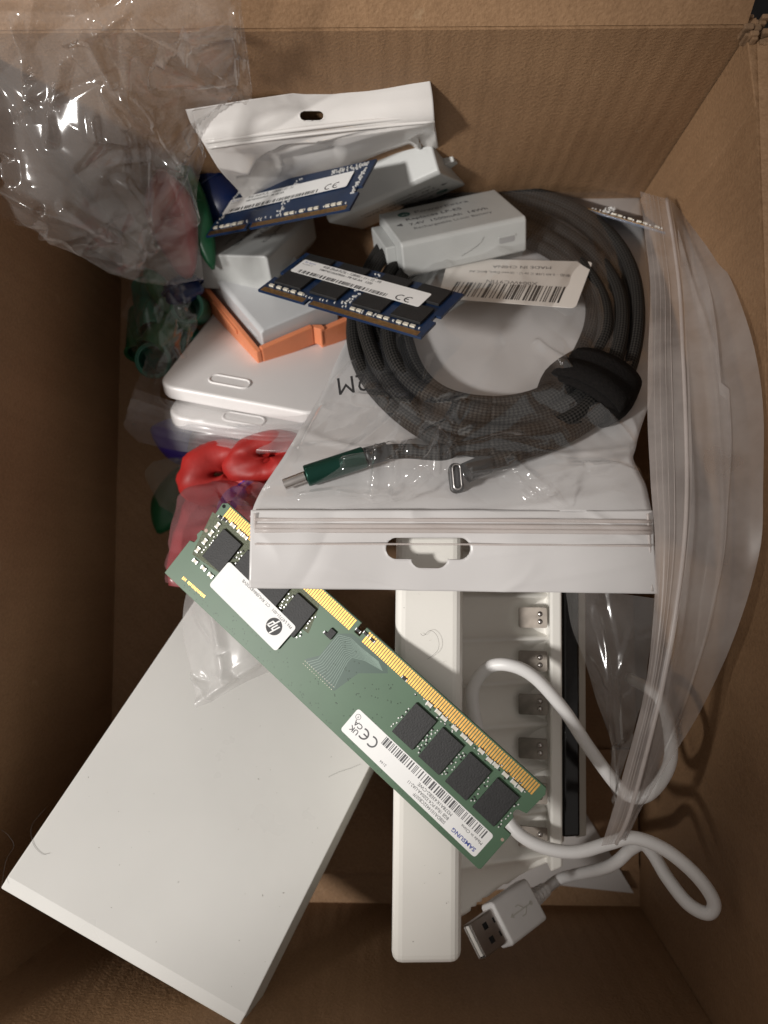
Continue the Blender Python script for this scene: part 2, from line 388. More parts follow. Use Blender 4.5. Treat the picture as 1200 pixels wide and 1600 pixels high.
# ------------------------------------------------------------------ white carton
MW = mframe([[0.8573, 0.4398, 0.2676], [-0.5091, 0.8015, 0.3137], [-0.0765, -0.4052, 0.911]], (-70.8, -88.3, 84.3))
wb = thing('white_box', 'plain glossy white carton leaning in the near left corner', 'box', MW)
LB = 78.0
b = B()                                     # lid: chamfered at the near end
prof = [(-50, -2.0), (-46.2, -.15), (-45.9, 0), (LB, 0), (LB, -7), (-50, -7)]
b.loft([[(x, p[0], p[1]) for p in prof] for x in (-45, 45)])
build('lid', b, M_WBOX, wb, bevel=.45)
bs = [(-44.6, -7.15), (44.6, -7.15), (52.5, -30), (-44.6, -30)]
build('base', B().loft([[(x, y, z) for x, z in bs] for y in (-49.4, LB-.4)]), M_WEDGE, wb, bevel=.4)
# ------------------------------------------------------------------ loose paper on the carton floor
pp = [at(650, 1400, 6), at(690, 1335, 6), at(860, 1255, 6), at(915, 1270, 6), at(992, 1398, 6), at(880, 1386, 6)]
b = B(); b.prism([(p.x, p.y) for p in pp], 4.2, 4.5)
o = build('paper_sheet', b, M_FLOORP); o['label'] = 'pale paper sheet lying flat on the carton floor beneath the charger'; o['category'] = 'paper'

# ------------------------------------------------------------------ battery charger
ch = thing('battery_charger', 'white multi-bay battery charger standing beside the white carton', 'charger', at_base(Vector((25, -50, 2))))
Y0, Y1 = -123.0, 18.0
def xs(py_or_y): return 0
def prof_loft(name, prof, m, bevel, y0=Y0, y1=Y1, tilt=.012, seg=3):
    b = B(); b.loft([[(x + (y-Y0)*tilt, y, z) for x, z in prof] for y in (y0, y1)])
    return build(name, b, m, ch, world=True, bevel=bevel, seg=seg)
prof_loft('rail', [(-4.6, 4), (-4.6, 118), (16.6, 117), (17.4, 101), (17.4, 4)], M_WPLA, 3.2, seg=4)
hp0 = [(17.6, 4), (17.6, 84), (48.5, 84), (48.5, 91.5), (52.6, 91.5), (53.4, 4)]
build('housing', B().loft([[(x + (yy-Y0)*.012, yy, z) for x, z in hp0 for yy in [Y0 + 5 + max(0, x-17.6)*.42 if k == 0 else Y1]] for k in (0, 1)]), M_WPLA, ch, world=True, bevel=.9, seg=3)
prof_loft('black_panel', [(54.0, 4), (54.0, 79), (55.2, 81), (61.0, 80), (61.5, 4)], M_BLACKGL, .8, y0=Y0+26, y1=Y1)
prof_loft('rear_ledge', [(61.8, 4), (61.8, 70), (66.0, 68), (66.5, 4)], M_WEDGE, .6, y0=Y0+22, y1=Y1)
prof_loft('foot_ledge', [(48, 4), (48.5, 60), (60, 58), (62, 4)], M_WPLA, .9, y0=Y0+16, y1=Y0+21.5)
# scooped bays as one moulded floor
PITCH = 14.9; YB0 = Y0 + 21.5
def bayz(x, y):
    t = ((y - YB0) / PITCH) % 1.0
    u = (x - 17.6) / 31.0
    sc = math.sqrt(max(0, 1 - (2*t - 1)**2))            # half cylinder
    ridge = 1 - sc
    z = 98 - 10*u
    return z - (1-ridge)*(2.5 + 5.0*u) 
b = B(); nu, nv = 16, 150
for j in range(nv+1):
    y = Y0 + 1.5 + (Y1 - Y0 - 2)*j/nv
    for i in range(nu+1):
        x = 17.3 + 31.3*i/nu
        ya = max(y, Y0 + 5.2 + (x-17.3)*.42)
        b.v.append(Vector((x + (ya-Y0)*.012, ya, bayz(x, ya) if ya == y else min(bayz(x, ya), 84.3))))
for j in range(nv):
    for i in range(nu):
        a = j*(nu+1)+i; b.f.append((a, a+1, a+nu+2, a+nu+1))
build('bay_tray', b, M_WPLA, ch, world=True, smooth=True)
cb = B(); cb.prism(rrect(-5.2, 4.6, -3.5, 3.5, .7), 0, .7)
first = None
for k in range(10):
    y = YB0 + PITCH*(k + .5)
    if y > Y1 - 6: break
    o = build('contact', cb, M_STEEL, ch) if first is None else share(first, ch, (0, 0, 0))
    first = first or o
    loc = Vector((43.2 + (y-Y0)*.012, y, 89.2)) - ROOT[ch].translation
    o.location = loc * MM; o.rotation_euler = (0, R(-14), 0)
    d = B()
    for sy in (-1.3, 1.3): 
        d.loft([[(2.2 + r*math.cos(a), sy + r*math.sin(a), z) for a in [i*math.pi/4 for i in range(8)]] for r, z in ((1.0, .65), (.75, 1.1), (.3, 1.3))])
    dd = build('dimple', d, M_SHELL, o, smooth=True)

# ------------------------------------------------------------------ white usb cable
cp = [(985,1060,40),(1030,1090,80),(1047,1150,100),(1044,1200,104),(1012,1242,101),(975,1238,98),(925,1175,100),(880,1108,104),(835,1058,107),(795,1039,107),
      (762,1044,104),(739,1078,101),(744,1130,99),(765,1200,97),(785,1262,97),(808,1300,99),(850,1324,101),(900,1331,103),(950,1318,105),(990,1309,107),
      (1040,1328,108),(1088,1368,109),(1115,1408,109),(1106,1427,108),(1075,1412,106),(1043,1372,102),(1020,1334,98),(1004,1319,94),(985,1327,90),(950,1354,82),(905,1381,73),(862,1398,66)]
MU = mframe([[-0.7367, 0.4625, 0.4933], [-0.1824, -0.8384, 0.5136], [0.6511, 0.2884, 0.702]], (32.7, -132.4, 69.9))
pts = spline([at(*p) for p in cp[:-2]] + [MU @ Vector((-38, 0, 1.5)), MU @ Vector((-27, 0, 0)), MU @ Vector((-20, 0, 0))], 270)
uc = thing('usb_cable', 'white cable with a usb plug looping out of the charger', 'cable', at_base(at(905, 1381, 60)))
build('cord', B().tube(pts, 2.15, 14), M_CORD, uc, world=True, smooth=True)
MU = mframe([[-0.7367, 0.4625, 0.4933], [-0.1824, -0.8384, 0.5136], [0.6511, 0.2884, 0.702]], (32.7, -132.4, 69.9))
def loc_parts(name, b, m, parent, M, **kw):
    bb = B(); bb.v = [M @ v for v in b.v]; bb.f = b.f
    return build(name, bb, m, parent, world=True, **kw)
hs = loc_parts('plug_housing', B().loft([[(x, y, z) for y, z in rrect(-7.9, 7.9, -3.9, 3.9, 1.6)] for x in (-20, 0)]), M_CORD, uc, MU, bevel=.8, seg=3)
# shell: hollow rectangular sleeve
o_, i_ = rrect(-6.0, 6.0, -2.3, 2.3, .5, 2), rrect(-5.6, 5.6, -1.9, 1.9, .4, 2)
rings = [[(0, y, z) for y, z in o_], [(11.8, y, z) for y, z in o_], [(11.8, y, z) for y, z in i_], [(2.0, y, z) for y, z in i_]]
sh = loc_parts('metal_shell', B().loft(rings, cap=True), M_SHELL, uc, MU, bevel=.08)
for sy in (-2.4, 2.4):
    loc_parts('shell_hole', B().box(5.0, 7.2, sy-1.1, sy+1.1, 2.28, 2.36), M_BLACK, sh, MU)
    loc_parts('shell_hole', B().box(1.2, 2.0, sy-.9, sy+.9, 2.28, 2.36), M_BLACK, sh, MU)
loc_parts('tongue', B().box(2.2, 11.2, -5.3, 5.3, -1.7, .1), M_WPLA, sh, MU)
rl = B()
for k in range(4): rl.loft([[(x, q*math.cos(a), q*math.sin(a)) for a in [i*math.pi/6 for i in range(12)]] for x, q in ((-20-k*2.2, 3.6-k*.25), (-21.6-k*2.2, 3.5-k*.25), (-21.7-k*2.2, 2.9-k*.1), (-22.3-k*2.2, 2.9-k*.1))])
loc_parts('strain_relief', rl, M_CORD, uc, MU, smooth=False)
tri = B(); tri.bar((-16, 0), (-6, 0), .5, 3.86, 3.98); tri.bar((-13.5, 0), (-11.5, 2), .45, 3.86, 3.98); tri.bar((-11.5, 2), (-9.5, 2), .45, 3.86, 3.98)
tri.bar((-12, 0), (-10, -2), .45, 3.86, 3.98); tri.bar((-10, -2), (-8.5, -2), .45, 3.86, 3.98)
tri.prism([(-6, .9), (-6, -.9), (-4.3, 0)], 3.86, 3.98); tri.prism([(-16+.9*math.cos(i), .9*math.sin(i)) for i in [k*.785 for k in range(8)]], 3.86, 3.98)
loc_parts('usb_symbol', tri, M_WEDGE, hs, MU)

# ------------------------------------------------------------------ green desktop memory module
MD = mframe([[0.7507, 0.6303, -0.1979], [-0.6438, 0.7652, -0.0051], [0.1482, 0.1312, 0.9802]], (-18.9, -34.7, 121.9))
dm = thing('memory_module', 'long green memory module lying diagonally over the white carton', 'memory module', MD)
def L2(px, py): return Vector(on_plane(MD, px, py))
hx, hy = 66.675, 15.625
def arc(cx, cy, r, a0, a1, n=8): return [(cx + r*math.cos(R(a0+(a1-a0)*i/n)), cy + r*math.sin(R(a0+(a1-a0)*i/n))) for i in range(n+1)]
key = L2(568, 978).x
poly = [(-hx, -hy), (hx-.6, -hy), (hx, -hy+.6), (hx, -1.5)] + [(hx-2.6, -1.5), (hx-2.6, 2.2)] + arc(hx-2.0, 4.2, 1.6, 250, 120, 6) + [(hx-1.4, 5.9), (hx-.6, 6.3), (hx-.2, 14), (hx-1.2, hy)]
poly += [(key+1.1, hy), (key+1.1, hy-3.6), (key-1.1, hy-3.6), (key-1.1, hy)]
poly += [(-hx+2.4, hy), (-hx+1.0, hy-1.2), (-hx+1.4, 8.6)] + arc(-hx+2.2, 5.6, 2.0, 75, -75, 8) + [(-hx+1.0, 3.2), (-hx+.6, 1.2), (-hx+1.6, .2), (-hx+1.6, -1.4), (-hx, -2.0)]
bd = build('circuit_board', B().prism(poly, -1.25, 0), M_PCBG, dm, bevel=.06, seg=1)
build('board_edge', B().box(-hx+.3, hx-.8, -hy-.05, -hy+.02, -1.15, -.1), M_PCBEDGE, bd)
# bare olive areas round the chips
ol = B(); ol.flat([tuple(L2(*p)) for p in ((332, 800), (352, 812), (500, 945), (482, 990), (300, 866))], .012)
build('bare_area', ol, M_PCBG2, bd)
ol = B(); ol.flat([tuple(L2(*p)) for p in ((662, 1090), (838, 1238), (822, 1258), (600, 1140), (640, 1086))], .012)
# gold contacts
ct = B().box(-.27, .27, -1.95, 1.95, 0, .05); first = None; n = 0
x = -hx + 4.3
while x < hx - 3.2:
    if abs(x - key) > 2.2:
        o = build('contact', ct, M_GOLD, dm) if first is None else share(first, dm, (0, 0, 0))
        first = first or o; o.location = Vector((x, hy - 2.35, .004)) * MM
    x += .85
# chips: two groups of four
chipc = []
a0, a3 = L2(348.5, 860), L2(463, 961); c0, c3 = L2(648, 1134), L2(775, 1252)
for k in range(4): chipc.append(a0.lerp(a3, k/3)); 
for k in range(4): chipc.append(c0.lerp(c3, k/3))
cw, chh = 4.05, 5.75
cbm = B().box(-cw, cw, -chh, chh, 0, .95); first = None
for p in chipc:
    o = build('memory_chip', cbm, M_CHIP, dm, bevel=.12) if first is None else share(first, dm, (0, 0, 0))
    first = first or o; o.location = Vector((p.x, p.y, .12)) * MM
# bigger ceramic capacitors, each a part of its own
big = [(671,1100),(685,1112),(694,1122),(711,1137),(725,1150),(734,1159),(752,1173),(765,1187),(775,1195),(790,1210),(803,1222),(813,1231),
       (365,821),(376,832),(384,839)]
side = [(341,821),(331,833),(321,846),(310,859)]
low = [(306,877),(319,888),(330,899)]
body = B().box(-.95, .95, -.55, .55, 0, .55); fc = None
for lst, rz in ((big, 0), (side, math.pi/2), (low, 0)):
    for q in lst:
        p = L2(*q)
        o = build('capacitor', body, M_CAP, dm, bevel=.05, seg=1) if fc is None else share(fc, dm, (0, 0, 0))
        fc = fc or o; o.location = Vector((p.x, p.y, .03)) * MM; o.rotation_euler = (0, 0, rz)
        e = o
        t = B().box(-1.0, -.62, -.6, .6, 0, .58).box(.62, 1.0, -.6, .6, 0, .58) if fc is o else None
        if t: ftin = build('end_cap', t, M_TIN, o)
        else:
            c = ftin.copy(); COL.objects.link(c); c.parent = o; ROOT[c] = ROOT[dm]
# tiny parts and vias
rng = random.Random(11); sm = B(); dk = B(); via = B()
for i, p in enumerate(chipc):
    for s in (-1, 1):
        for k in range(9):
            y = p.y - chh + 1.1*k + .7 + rng.uniform(-.2, .2); xx = p.x + s*(cw + .55 + rng.choice((0, .55)) )
            if rng.random() < .75: sm.box(xx-.16, xx+.16, y-.22, y+.22, 0, .3)
            if rng.random() < .3: dk.box(xx-.3, xx+.3, y+.25, y+.6, 0, .3)
for k in range(60):
    x = rng.uniform(c0.x - 6, c3.x + 5); y = c0.y + chh + rng.uniform(.6, 3.2)
    (sm if rng.random() < .5 else dk).box(x-.2, x+.2, y-.15, y+.15, 0, .3)
for q in ((510, 990), (517, 992), (632, 1060), (345, 809), (352, 812), (560, 985), (572, 990), (582, 1000)):
    p = L2(*q); dk.box(p.x-.7, p.x+.7, p.y-.4, p.y+.4, 0, .5); sm.box(p.x-.95, p.x-.7, p.y-.4, p.y+.4, 0, .45).box(p.x+.7, p.x+.95, p.y-.4, p.y+.4, 0, .45)
def dot(bb, x, y, r, h=.06): bb.loft([[(x+q*math.cos(a), y+q*math.sin(a), z) for a in [i*math.pi/3 for i in range(6)]] for q, z in ((r, 0), (r*.6, h))])
for k in range(90): dot(via, rng.uniform(-hx+6, hx-4), -hy + rng.uniform(.6, 2.4), .16)
for k in range(34):
    x = rng.uniform(-7, 20); y = rng.uniform(-9, 9)
    for q in range(rng.choice((1, 2, 3))): dot(via, x + rng.uniform(-1, 1), y + rng.uniform(-.8, .8), .2, .1)
for k in range(26): dot(via, rng.uniform(-40, 0), rng.uniform(-13, -8), .16)
build('solder_joints', sm, M_TIN, dm, kind='stuff'); build('small_resistors', dk, M_CHIP, dm, kind='stuff'); build('vias', via, mat('tented via', (.045, .075, .05), .4), dm, kind='stuff')
h = L2(322, 829); hb = B(); dot(hb, h.x, h.y, .8, .03); build('mounting_hole', hb, M_TAN, dm); 
h = L2(350, 791); hb = B(); dot(hb, h.x, h.y, .7, .02); build('mounting_hole', hb, M_BLACK, dm)
h = L2(785, 1312); hb = B(); dot(hb, h.x, h.y, .55, .03); build('mounting_hole', hb, M_TAN, dm)
# serpentine trace bundle
pb_ = B(); pb_.flat([tuple(L2(*q)) for q in ((476, 1030), (500, 1024), (527, 990), (550, 990), (604, 1030), (606, 1052), (560, 1052), (522, 1080))], .006)
build('trace_field', pb_, mat('dark copper field', (.045, .088, .066), .42, spec=.35), bd)
tr = B()
for k in range(13):
    f = k/12
    pts2 = [L2(478+44*f, 1035+40*f), L2(497+30*f, 1030+34*f) , L2(529+14*f, 992+42*f), L2(548+2*f, 997+30*f), L2(562+8*f, 1010+22*f), L2(592+6*f, 1034+14*f)]
    for a, c in zip(pts2, pts2[1:]):
        if (c-a).length > .05: tr.bar(a, c, .15, .008, .03)
build('traces', tr, M_TRACE, dm, kind='stuff')
tp = B()
for k in range(14):
    for r_ in (0, 1):
        p = L2(477 + 44*k/13 - 3*r_, 1033 + 40*k/13 + 4*r_); dot(tp, p.x, p.y, .2, .1)
ip = L2(518, 990); tp.box(ip.x-.2, ip.x+.2, ip.y-.2, ip.y+.2, 0, .1)
build('trace_pads', tp, M_CAP, dm, kind='stuff')
ic = L2(518, 990); build('register_chip', B().box(ic.x-1.1, ic.x+1.1, ic.y-1.5, ic.y+1.5, .05, .8), M_CHIP, dm, bevel=.08)
gp = L2(286, 903); gq = L2(319, 932); mk = B(); ln = (gq-gp).length; ax = (gq-gp).normalized()
for k in range(17):
    if k == 3: continue
    p = gp + ax*(ln*k/16); mk.bar(p - Vector((-ax.y, ax.x))*rng.uniform(.3, .55), p + Vector((-ax.y, ax.x))*.5, rng.uniform(.25, .4), .003, .02)
build('gold_marking', mk, M_GOLDD, dm, kind='stuff')
# --- stickers
def sticker(parent, M, corners, z, r, m, name='label'):
    q = [Vector(on_plane(M, *c)) for c in corners]     # tl, tr, br, bl as READ (upside-down text handled by order)
    o = (q[0]+q[1]+q[2]+q[3])/4; ex = ((q[1]+q[2])-(q[0]+q[3])).normalized(); ey = Vector((-ex.y, ex.x))
    w = ((q[1]-q[0]).length + (q[2]-q[3]).length)/2; hgt = (abs((q[0]-q[3]).dot(ey)) + abs((q[1]-q[2]).dot(ey)))/2
    ob = build(name, B().prism(rrect(-w/2, w/2, -hgt/2, hgt/2, r), 0, .09), m, parent)
    ob.location = Vector((o.x, o.y, z)) * MM; ob.rotation_euler = (0, 0, math.atan2(ex.y, ex.x))
    return ob, w, hgt
def barcode(parent, x0, x1, y0, y1, m, seed, n=70, z=.11, sparse=.5):
    r_ = random.Random(seed); b = B(); ws = [r_.choice((1, 1, 2, 3)) for _ in range(n)]; tot = sum(ws); x = x0
    for i, w in enumerate(ws):
        ww = w/tot*(x1-x0)
        if i % 2 == 0: b.flat([(x, y0), (x+ww, y0), (x+ww, y1), (x, y1)], z)
        x += ww
    return build('barcode', b, m, parent)
def arcband(b, cx, cy, r0, r1, a0, a1, z, n=18):
    o = [(cx+r1*math.cos(R(a0+(a1-a0)*i/n)), cy+r1*math.sin(R(a0+(a1-a0)*i/n))) for i in range(n+1)]
    i_ = [(cx+r0*math.cos(R(a0+(a1-a0)*i/n)), cy+r0*math.sin(R(a0+(a1-a0)*i/n))) for i in range(n+1)]
    for k in range(n): b.flat([o[k], o[k+1], i_[k+1], i_[k]], z)
def ce_mark(parent, x, y, s, m, z=.11):
    b = B(); arcband(b, x, y, s*.36, s*.5, 62, 298, z); arcband(b, x+s*.95, y, s*.36, s*.5, 62, 298, z)
    b.flat([(x+s*.55, y-s*.065), (x+s*.95, y-s*.065), (x+s*.95, y+s*.065), (x+s*.55, y+s*.065)], z+.003)
    return build('ce_mark', b, m, parent)
ZT = .11
# long maker's sticker (reads upside-down in the photo)
lb, w, hh = sticker(dm, MD, ((741.6, 1339.8), (532.4, 1140.6), (559.4, 1105.7), (772, 1306)), .02, .9, M_PAPER)
x0 = -w/2
barcode(lb, x0+2.0, w/2-11.5, -hh/2+.35, -hh/2+3.1, M_INKG, 5, 110)
text(lb, 'SAMSUNG', 1.75, x0+1.2, hh/2-1.7, M_INKB, ZT, bold=.02, sx=1.1)
text(lb, 'Made in China', 1.35, x0+.9, -hh/2+4.3, M_INK, ZT)
text(lb, 'S0BDA1014432CB507F', 1.5, x0+12.5, hh/2-1.4, M_INK, ZT, sx=.85)
text(lb, '8GB 1Rx8 PC4-3200AA-UA2-11', 1.5, x0+12.5, hh/2-3.0, M_INK, ZT, sx=.80)
text(lb, 'M378A1K43EB2-CWE', 1.5, x0+12.5, hh/2-4.6, M_INK, ZT, sx=.95)
text(lb, '2144', 1.2, w/2-17.5, hh/2-1.6, M_INKG, ZT)
ce_mark(lb, w/2-9.6, .3, 3.6, M_INKG)
text(lb, 'UK', 2.3, w/2-4.9, 1.5, M_INKG, ZT, bold=.02); text(lb, 'CA', 2.3, w/2-4.9, -.6, M_INKG, ZT, bold=.02)
rm = B(); arcband(rm, w/2-1.7, -2.4, .75, .9, 0, 360, ZT, 24); build('registered_mark', rm, M_INKG, lb); text(lb, 'R', 1.0, w/2-2.0, -2.4, M_INKG, ZT)
# second sticker with the round logo
lh, w, hh = sticker(dm, MD, ((433.8, 1019.4), (330, 914), (359.4, 876.9), (464.4, 977.5)), 1.12, 1.0, M_PAPER)
x0 = -w/2
text(lh, 'PN: L47721-001   CT: RHUJB868202EVB', 1.42, x0+1.0, -hh/2+1.25, M_INK, ZT, sx=.93)
cx, cy, rr = x0+5.6, -.25, 2.75
lo = build('round_logo', B().flat([(cx+rr*math.cos(i*math.pi/20), cy+rr*math.sin(i*math.pi/20)) for i in range(40)], ZT), M_INK, lh)
def sk(x, y): return (cx + x + y*.36, cy + y)
st = B(); zz = ZT + .02
for quad in (((-1.55,-1.2),(-1.0,-1.2),(-1.0,2.6),(-1.55,2.6)), ((-1.0,.75),(-.1,.75),(-.1,1.25),(-1.0,1.25)), ((-.45,-1.2),(.1,-1.2),(.1,.75),(-.45,.75)),
             ((.55,-2.6),(1.1,-2.6),(1.1,1.25),(.55,1.25)), ((1.1,.75),(2.0,.75),(2.0,1.25),(1.1,1.25)), ((1.65,-1.2),(2.2,-1.2),(2.2,1.2),(1.65,1.2)), ((1.1,-1.2),(1.65,-1.2),(1.65,-.7),(1.1,-.7))):
    st.flat([sk(x*.85, y) for x, y in quad], zz)
build('logo_letters', st, M_PAPER, lo)

# ------------------------------------------------------------------ small blue memory modules
def sodimm(label, M, lab, chips=True, seed=1, lines=None):
    t = thing('laptop_memory_module', label, 'memory module', M)
    poly = [(-33.8, -15), (-13.2, -15), (-13.2, -11.8), (-11.6, -11.8), (-11.6, -15), (33.8, -15), (33.8, -5.0), (31.8, -5.0), (31.8, -1.5), (33.8, -1.5), (33.8, 15), (-33.8, 15), (-33.8, -1.5), (-31.8, -1.5), (-31.8, -5), (-33.8, -5)]
    bd = build('circuit_board', B().prism(poly, -1.0, 0), M_PCBB, t, bevel=.05, seg=1)
    g = B(); x = -32.4
    while x < 32.4:
        if abs(x + 12.4) > 1.4: g.box(x-.21, x+.21, -14.9, -12.3, 0, .05)
        x += .6
    build('gold_contacts', g, M_GOLDD, t, kind='stuff')
    r_ = random.Random(seed)
    if chips:
        f = None
        for cy, hh in ((-4.2, 5.0), (8.6, 5.2)):
            for cx in (-25.6, -9.6, 9.0, 25.0):
                o = build('memory_chip', B().box(-5.8, 5.8, -4.9, 4.9, 0, 1.0), M_CHIP, t, bevel=.12) if f is None else share(f, t, (0,0,0))
                f = f or o; o.location = Vector((cx*.97, cy, .1))*MM
    sm = B(); f = None
    body = B().box(-.95, .95, -.55, .55, 0, .6)
    for x in (-30.5, -27.2, -24.2, -20.8, -17.6, 4.5, 7.0, 11.4, 15.4, 18.0, 23.0, 25.6, 28.2):
        o = build('capacitor', body, M_CAP, t) if f is None else share(f, t, (0,0,0))
        f = f or o; o.location = Vector((x, -10.8, .02))*MM
    for k in range(34):
        x = r_.uniform(-31, 31); y = -10.8 + r_.uniform(-.7, .7); sm.box(x-.2, x+.2, y-.35, y+.35, 0, .4)
    for k in range(40):
        x = r_.choice((-1.2, .2, 1.2)) + r_.uniform(-.3, .3); y = r_.uniform(-10, 13); sm.box(x-.3, x+.3, y-.2, y+.2, 0, .4)
    if not chips:
        for k in range(60):
            x = r_.uniform(14, 31); y = r_.uniform(10.5, 13.5); sm.box(x-.22, x+.22, y-.4, y+.4, 0, .4)
        for k in range(40):
            x = 31 + r_.uniform(-.8, .8); y = r_.uniform(-6, 13); sm.box(x-.35, x+.35, y-.2, y+.2, 0, .4)
        for k in range(24):
            x = -31 + r_.uniform(-.8, .8); y = r_.uniform(-8, 13); sm.box(x-.35, x+.35, y-.2, y+.2, 0, .4)
    build('solder_joints', sm, M_TIN, t, kind='stuff')
    if lab:
        lb, w, hh = sticker(t, M, lab, 1.13 if chips else .4, .8, M_PAPER)
        x0 = -w/2
        text(lb, lines[0], 2.0, x0+9.5, hh/2-1.5, M_INK, ZT, sx=.78, bold=.02); text(lb, lines[1], 1.8, x0+9.5, hh/2-3.7, M_INK, ZT, sx=.82, bold=.02)
        text(lb, 'SK hynix', 1.4, x0+1.2, hh/2-1.5, M_INKB, ZT); text(lb, 'KOREA 07', 1.0, x0+1.2, hh/2-3.0, M_INKG, ZT)
        barcode(lb, x0+3.0, w/2-13.0, -hh/2+.4, -hh/2+2.5, M_INK, seed, 90)
        ce_mark(lb, w/2-8.6, -hh/2+2.4, 3.6, M_INK)
    return t
MS1 = mframe([[0.8616, 0.5066, -0.0315], [-0.3692, 0.668, 0.6461], [0.3484, -0.545, 0.7626]], (-16.4, 95.2, 93.7))
sodimm('blue laptop memory module with black chips and white sticker, resting on the bagged cable', MS1, ((476.5, 409.7), (674, 464), (655, 484.6), (454.5, 427.8)), True, 3,
       ('4GB 2Rx8 PC3L - 12800S - 11 - 12 - F3', 'HMT451S6AFR8A - PB N0 AA   1320'))
MS2 = mframe([[0.8788, 0.306, -0.3663], [-0.0685, 0.8404, 0.5376], [0.4723, -0.4473, 0.7595]], (-44.8, 138.7, 74.5))
sodimm('blue laptop memory module without visible chips, leaning against the white pouch', MS2, ((361, 316), (553, 267), (544, 294), (349, 335)), False, 8,
       ('2GB 1Rx8 PC3L - 12800S - 11 - 11', 'HMT425S6AFR6A - PB N0 AA'))
oa, ob_ = at(870, 312, 40), at(1012, 354, 52)
x = (ob_-oa).normalized(); mid = (oa+ob_)/2; vd = (Vector((0, 0, CAM_H)) - mid).normalized()
w_ = (vd - x*vd.dot(x)).normalized(); sd = w_.cross(x)
if sd.y < 0: sd = -sd                                # away from us, along the far wall
y = (-w_*.985 + sd*.17).normalized(); MS3 = Matrix((x, y, x.cross(y))).transposed().to_4x4()
if x.cross(y).dot(w_) < 0: MS3 = Matrix((-x, y, (-x).cross(y))).transposed().to_4x4()
MS3.translation = mid + y*15
sodimm('memory module seen edge-on against the far wall of the carton', MS3, None, False, 15)

# ------------------------------------------------------------------ camera batteries
def battery(label, M, textside=True, m=None, brand=True):
    """local frame: x along the 51 mm length, y across 36 mm, z=0 the printed top face, 15 mm thick"""
    m = m or M_BATT
    t = thing('camera_battery', label, 'battery', M)
    prof = [(-18, -1.2), (-16.8, 0), (16.8, 0), (18, -1.2), (18, -11.5), (15.2, -15), (-15.2, -15), (-18, -13.6)]
    b = B().loft([[(x, y, z) for y, z in prof] for x in (-25.5, 25.5)])
    body = build('case', b, m, t, bevel=.7, seg=3)
    build('terminal_step', B().box(-29.6, -25.3, -8, 16, -13.5, -4.5), m, t, bevel=.5)
    rc = B().prism([(x, z) for x, z in rrect(14.0, 20.5, -8.6, -6.2, .8)], 0, .08)
    rb = B(); rb.v = [Vector((v.x, -18.0 - v.z, v.y)) for v in rc.v]; rb.f = [f[::-1] for f in rc.f]
    build('side_slot', rb, M_BATTD, body)
    lip = B().box(13.6, 20.9, -18.35, -17.9, -6.3, -5.7); build('slot_lip', lip, m, body, bevel=.15)
    if textside:
        lg = build('round_logo', B().flat([(-16.5+2.6*math.cos(i*math.pi/16), 10.2+2.6*math.sin(i*math.pi/16)) for i in range(32)], .05), M_INKT, t)
        lw = B(); arcband(lw, -16.3, 8.6, 1.0, 1.5, 20, 160, .08); build('logo_leaf', lw, m, lg)
        text(t, 'PowerExtra', 3.6, -12.2, 10.2, M_INKG, .05, sx=1.35)
        text(t, 'Replaces LP-E5', 3.6, -17.5, 4.0, M_INKG, .05, sx=1.08, bold=.012)
        text(t, '7.4V  1500mAh  14Wh', 3.5, -17.5, -1.6, M_INKG, .05, sx=1.0, bold=.012)
        text(t, 'Rechargeable Li-ion Battery', 2.9, -17.0, -6.2, M_INKG, .05, sx=1.0)
        build('arrow_mark', B().flat([(-22.6, 0), (-20.0, -1.6), (-20.0, 1.6)], .05), M_INKG, t)
    return t
MB1 = mframe([[0.9586, -0.2685, -0.0946], [0.2555, 0.6648, 0.7019], [-0.1256, -0.697, 0.7059]], (18.0, 139.2, 58.0))
battery('grey camera battery with printed lettering, in front of the far wall', MB1)
# standing on its long side, printed face towards us
r = Matrix([[0.8868, -0.1584, -0.4342], [0.1823, 0.9832, 0.0136], [0.4247, -0.0912, 0.9007]])
ex, ey, ez = r.col[0], r.col[1], r.col[2]
th = R(19); c_ = Vector((-10.4, 151.2, 61.8)) - ey*7.5      # rolled about its near top edge
ez, ey = ez*math.cos(th) - ey*math.sin(th), ey*math.cos(th) + ez*math.sin(th)
# side face up: local y- edge is the slotted side -> point it up
MB2 = Matrix((ex, -ez, -ey)).transposed()
if MB2.determinant() < 0: MB2 = Matrix((-ex, -ez, -ey)).transposed()
MB2 = MB2.to_4x4(); MB2.translation = c_ - ez*18
battery('grey camera battery standing on its long side below the white pouch', MB2)
r = Matrix([[0.9578, -0.0734, -0.2781], [-0.1393, 0.7273, -0.672], [0.2516, 0.6824, 0.6864]])
ex, ey, ez = r.col[0], r.col[1], r.col[2]           # ex across 36, ey thickness up, ez out of the end face
MB3 = Matrix((ez, ex, ey)).transposed().to_4x4()
MB3.translation = Vector((-72.2, 119.3, 50.1)) + ey*7.5 - ez*25.5
battery('grey camera battery with its blank end facing out, left of the blue modules', MB3)
r = Matrix([[0.5675, 0.8229, 0.0279], [-0.7064, 0.4691, 0.53], [0.423, -0.3205, 0.8475]])
MB4 = r.to_4x4(); MB4.translation = Vector((-57.3, 90.7, 62.3)) + r @ Vector((-25.5, 18, 0))
battery('silver battery seated in an orange plastic tray on the white cases', MB4, textside=False, m=M_SILV)
cap = thing('battery_tray', 'orange plastic tray with notched rim holding the silver battery', 'battery tray', MB4)
build('base_plate', B().box(-34, 27.5, -20, 22, -17.6, -15.4), M_ORANGE, cap, bevel=.4)
build('end_wall', B().box(26.0, 28.4, -20, 4.0, -15.3, -6.0), M_ORANGE, cap, bevel=.5)
build('end_wall', B().box(28.4, 31.0, 6.0, 24, -17.6, -7.5), M_ORANGE, cap, bevel=.5)
